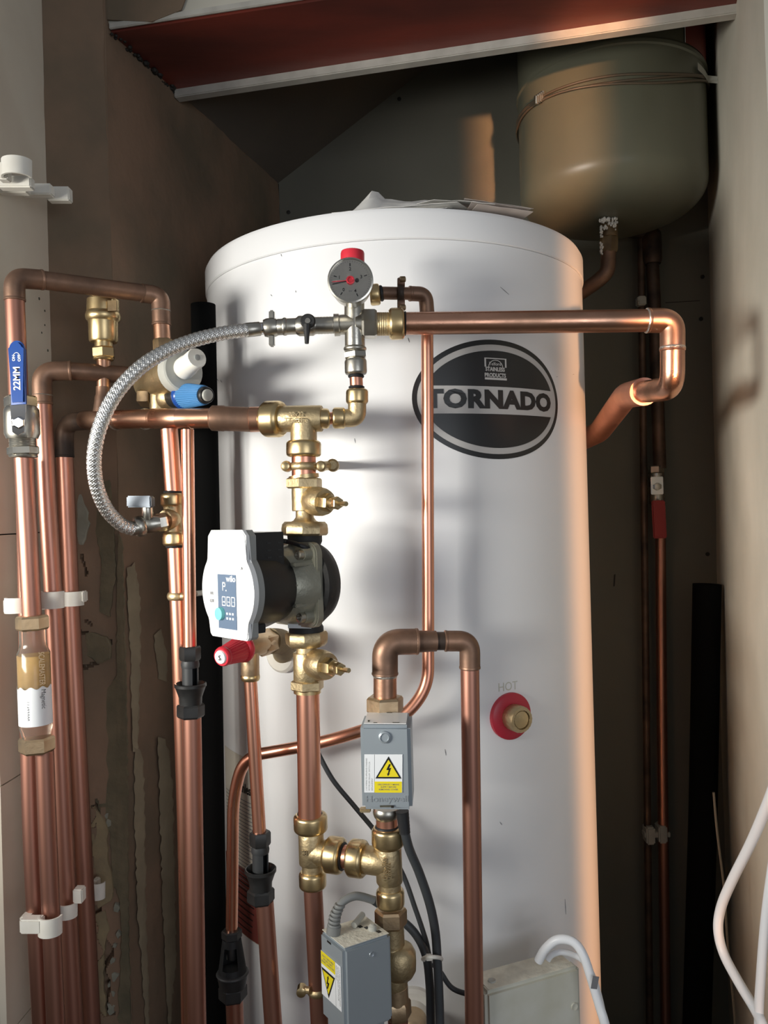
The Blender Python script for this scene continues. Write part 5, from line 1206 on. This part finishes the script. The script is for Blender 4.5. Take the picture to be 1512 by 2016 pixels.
# ---------------------------------------------------------------- junction box and white cables
jb = thing('junction_box', 'cream plastic wiring box fixed low on the tank front', 'junction box')
jl = P(957, 1956, .93); jd = V3(.1205, .050, 0).normalized(); jn = V3(-.38, .92, 0).normalized(); jz = jl.z
box(jb, 'base', 'box_cream', V3(jl.x, jl.y, jz-.165)+jn*.010, jd*.128, jn*.037, UP*.163, .003)
box(jb, 'cover', 'box_cream', V3(jl.x, jl.y, jz-.160), jd*.130, jn*.018, UP*.160, .004)
box(jb, 'dust_film', 'dust', V3(jl.x, jl.y, jz-.0002)+jd*.006+jn*.004, jd*.118, jn*.036, UP*.0006)
c = V3(jl.x, jl.y, jz)+jd*.119-UP*.045-jn*.0002; bm = bmesh.new(); add_rings(bm, [(c, .0045), (c-jn*.002, .0042), (c-jn*.0012, .0015)], -jn, 16); mesh_obj('cover_screw', bm, M['box_cream'], jb)
c = V3(jl.x, jl.y, jz)+jd*.018+jn*.018; bm = bmesh.new(); add_rings(bm, [(c, .005), (c+UP*.002, .0045), (c+UP*.001, .002)], UP, 16); mesh_obj('knockout', bm, M['grey_plastic'], jb)
tag(cable(None, 'white_cable', 'white_cable', [(1060, 1892, .975), (1074, 1868, .970), (1098, 1850, .965), (1128, 1854, .96), (1148, 1880, .955), (1165, 1930, .95), (1180, 1980, .945), (1192, 2020, .94), (1210, 2100, .94), (1215, 2600, .94)], 9), 'white cable arching from the junction box top and down its right side', 'cable')
tag(cable(None, 'white_cable', 'white_cable', [(1078, 1890, .985), (1086, 1880, .985), (1104, 1874, .985), (1130, 1880, .985), (1152, 1896, .98), (1172, 1935, .985), (1190, 2010, .985), (1200, 2100, .985), (1205, 2500, .985)], 6), 'thinner white cable in a low arch behind the first on the junction box', 'cable')
q = P(1169, 1936, .940); box(None, 'cable_print', 'print_grey', q-V3(.0035, 0, .006), (.007, 0, -.001), (0, .001, 0), (.003, 0, .014)).parent = bpy.data.objects['white_cable']
YC2 = .93
tag(cable(None, 'white_cable', 'white_cable', [(1560, 1430, .86), (1530, 1530, .89), (1508, 1590, .92), (1478, 1660, .96), (1442, 1732, 1.0), (1420, 1785, 1.02), (1414, 1830, 1.02), (1425, 1878, 1.01), (1455, 1935, .98), (1488, 1990, .95), (1505, 2030, .93), (1530, 2120, YC2), (1540, 2500, YC2)], 10), 'thick white cable bowing left in front of the right wall', 'cable')
tag(cable(None, 'white_cable', 'white_cable', [(1540, 1560, YC2+.015), (1524, 1680, YC2+.015), (1508, 1800, YC2+.015), (1498, 1920, YC2+.015), (1494, 2020, YC2+.015), (1500, 2200, YC2+.015), (1505, 2500, YC2+.015)], 9), 'straighter white cable at the bottom right edge behind the bowed one', 'cable')
tag(cable(None, 'wall_wire', 'wire_brown', [(1405, 1560, 1.2), (1412, 1640, 1.2), (1425, 1745, 1.2), (1432, 1850, 1.2), (1440, 1935, 1.2), (1447, 2016, 1.2), (1455, 2200, 1.2), (1470, 2900, 1.2)], 2.2), 'thin brown wire hanging behind the bowed white cable', 'wire')
# cream round boss low behind the lower valve
bo = thing('tank_boss', 'cream round tank fitting low behind the lower zone valve', 'boss')
ph_, zz_ = tank_hit(812, 1990); c = tsurf(ph_, zz_); nn = V3(math.sin(ph_), -math.cos(ph_), 0)
bm = bmesh.new(); add_rings(bm, [(c-nn*.001, .032), (c+nn*.006, .0315), (c+nn*.010, .028), (c+nn*.010, .02), (c+nn*.02, .018)], nn, 40); mesh_obj('flange', bm, M['white_plastic'], bo)
bm = bmesh.new(); add_rings(bm, [(c+nn*.018, .018), (c+nn*.05, .0175), (c+nn*.052, .015)], nn, 30); mesh_obj('spigot', bm, M['brass_pink'], bo)

# ================================================================== tidy origins
bpy.context.view_layer.update()
def bbox(me):
    xs = [v.co for v in me.vertices]
    lo = V3(min(v.x for v in xs), min(v.y for v in xs), min(v.z for v in xs)); hi = V3(max(v.x for v in xs), max(v.y for v in xs), max(v.z for v in xs)); return lo, hi
def kids(o): return [c for c in bpy.data.objects if c.parent == o]
def allmesh(o):
    r = [o] if o.type == 'MESH' else []
    for c in kids(o): r += allmesh(c)
    return r
def settle(o, porg):
    if o.type == 'MESH': lo, hi = bbox(o.data); org = V3((lo.x+hi.x)/2, (lo.y+hi.y)/2, lo.z if o.parent is None else (lo.z+hi.z)/2); o.data.transform(Matrix.Translation(-org))
    else:
        bb = [bbox(m.data) for m in allmesh(o)]
        lo = V3(*[min(b[0][i] for b in bb) for i in range(3)]); hi = V3(*[max(b[1][i] for b in bb) for i in range(3)])
        org = V3((lo.x+hi.x)/2, (lo.y+hi.y)/2, lo.z)
    return org
roots = [o for o in bpy.data.objects if o.parent is None and o.type in ('MESH', 'EMPTY')]
for r in roots:
    if r.type == 'EMPTY' and not allmesh(r): continue
    def rec(o, porg):
        ch = kids(o); org = settle(o, porg)
        o.location = org-porg
        for c in ch: rec(c, org)
    rec(r, V3(0, 0, 0))
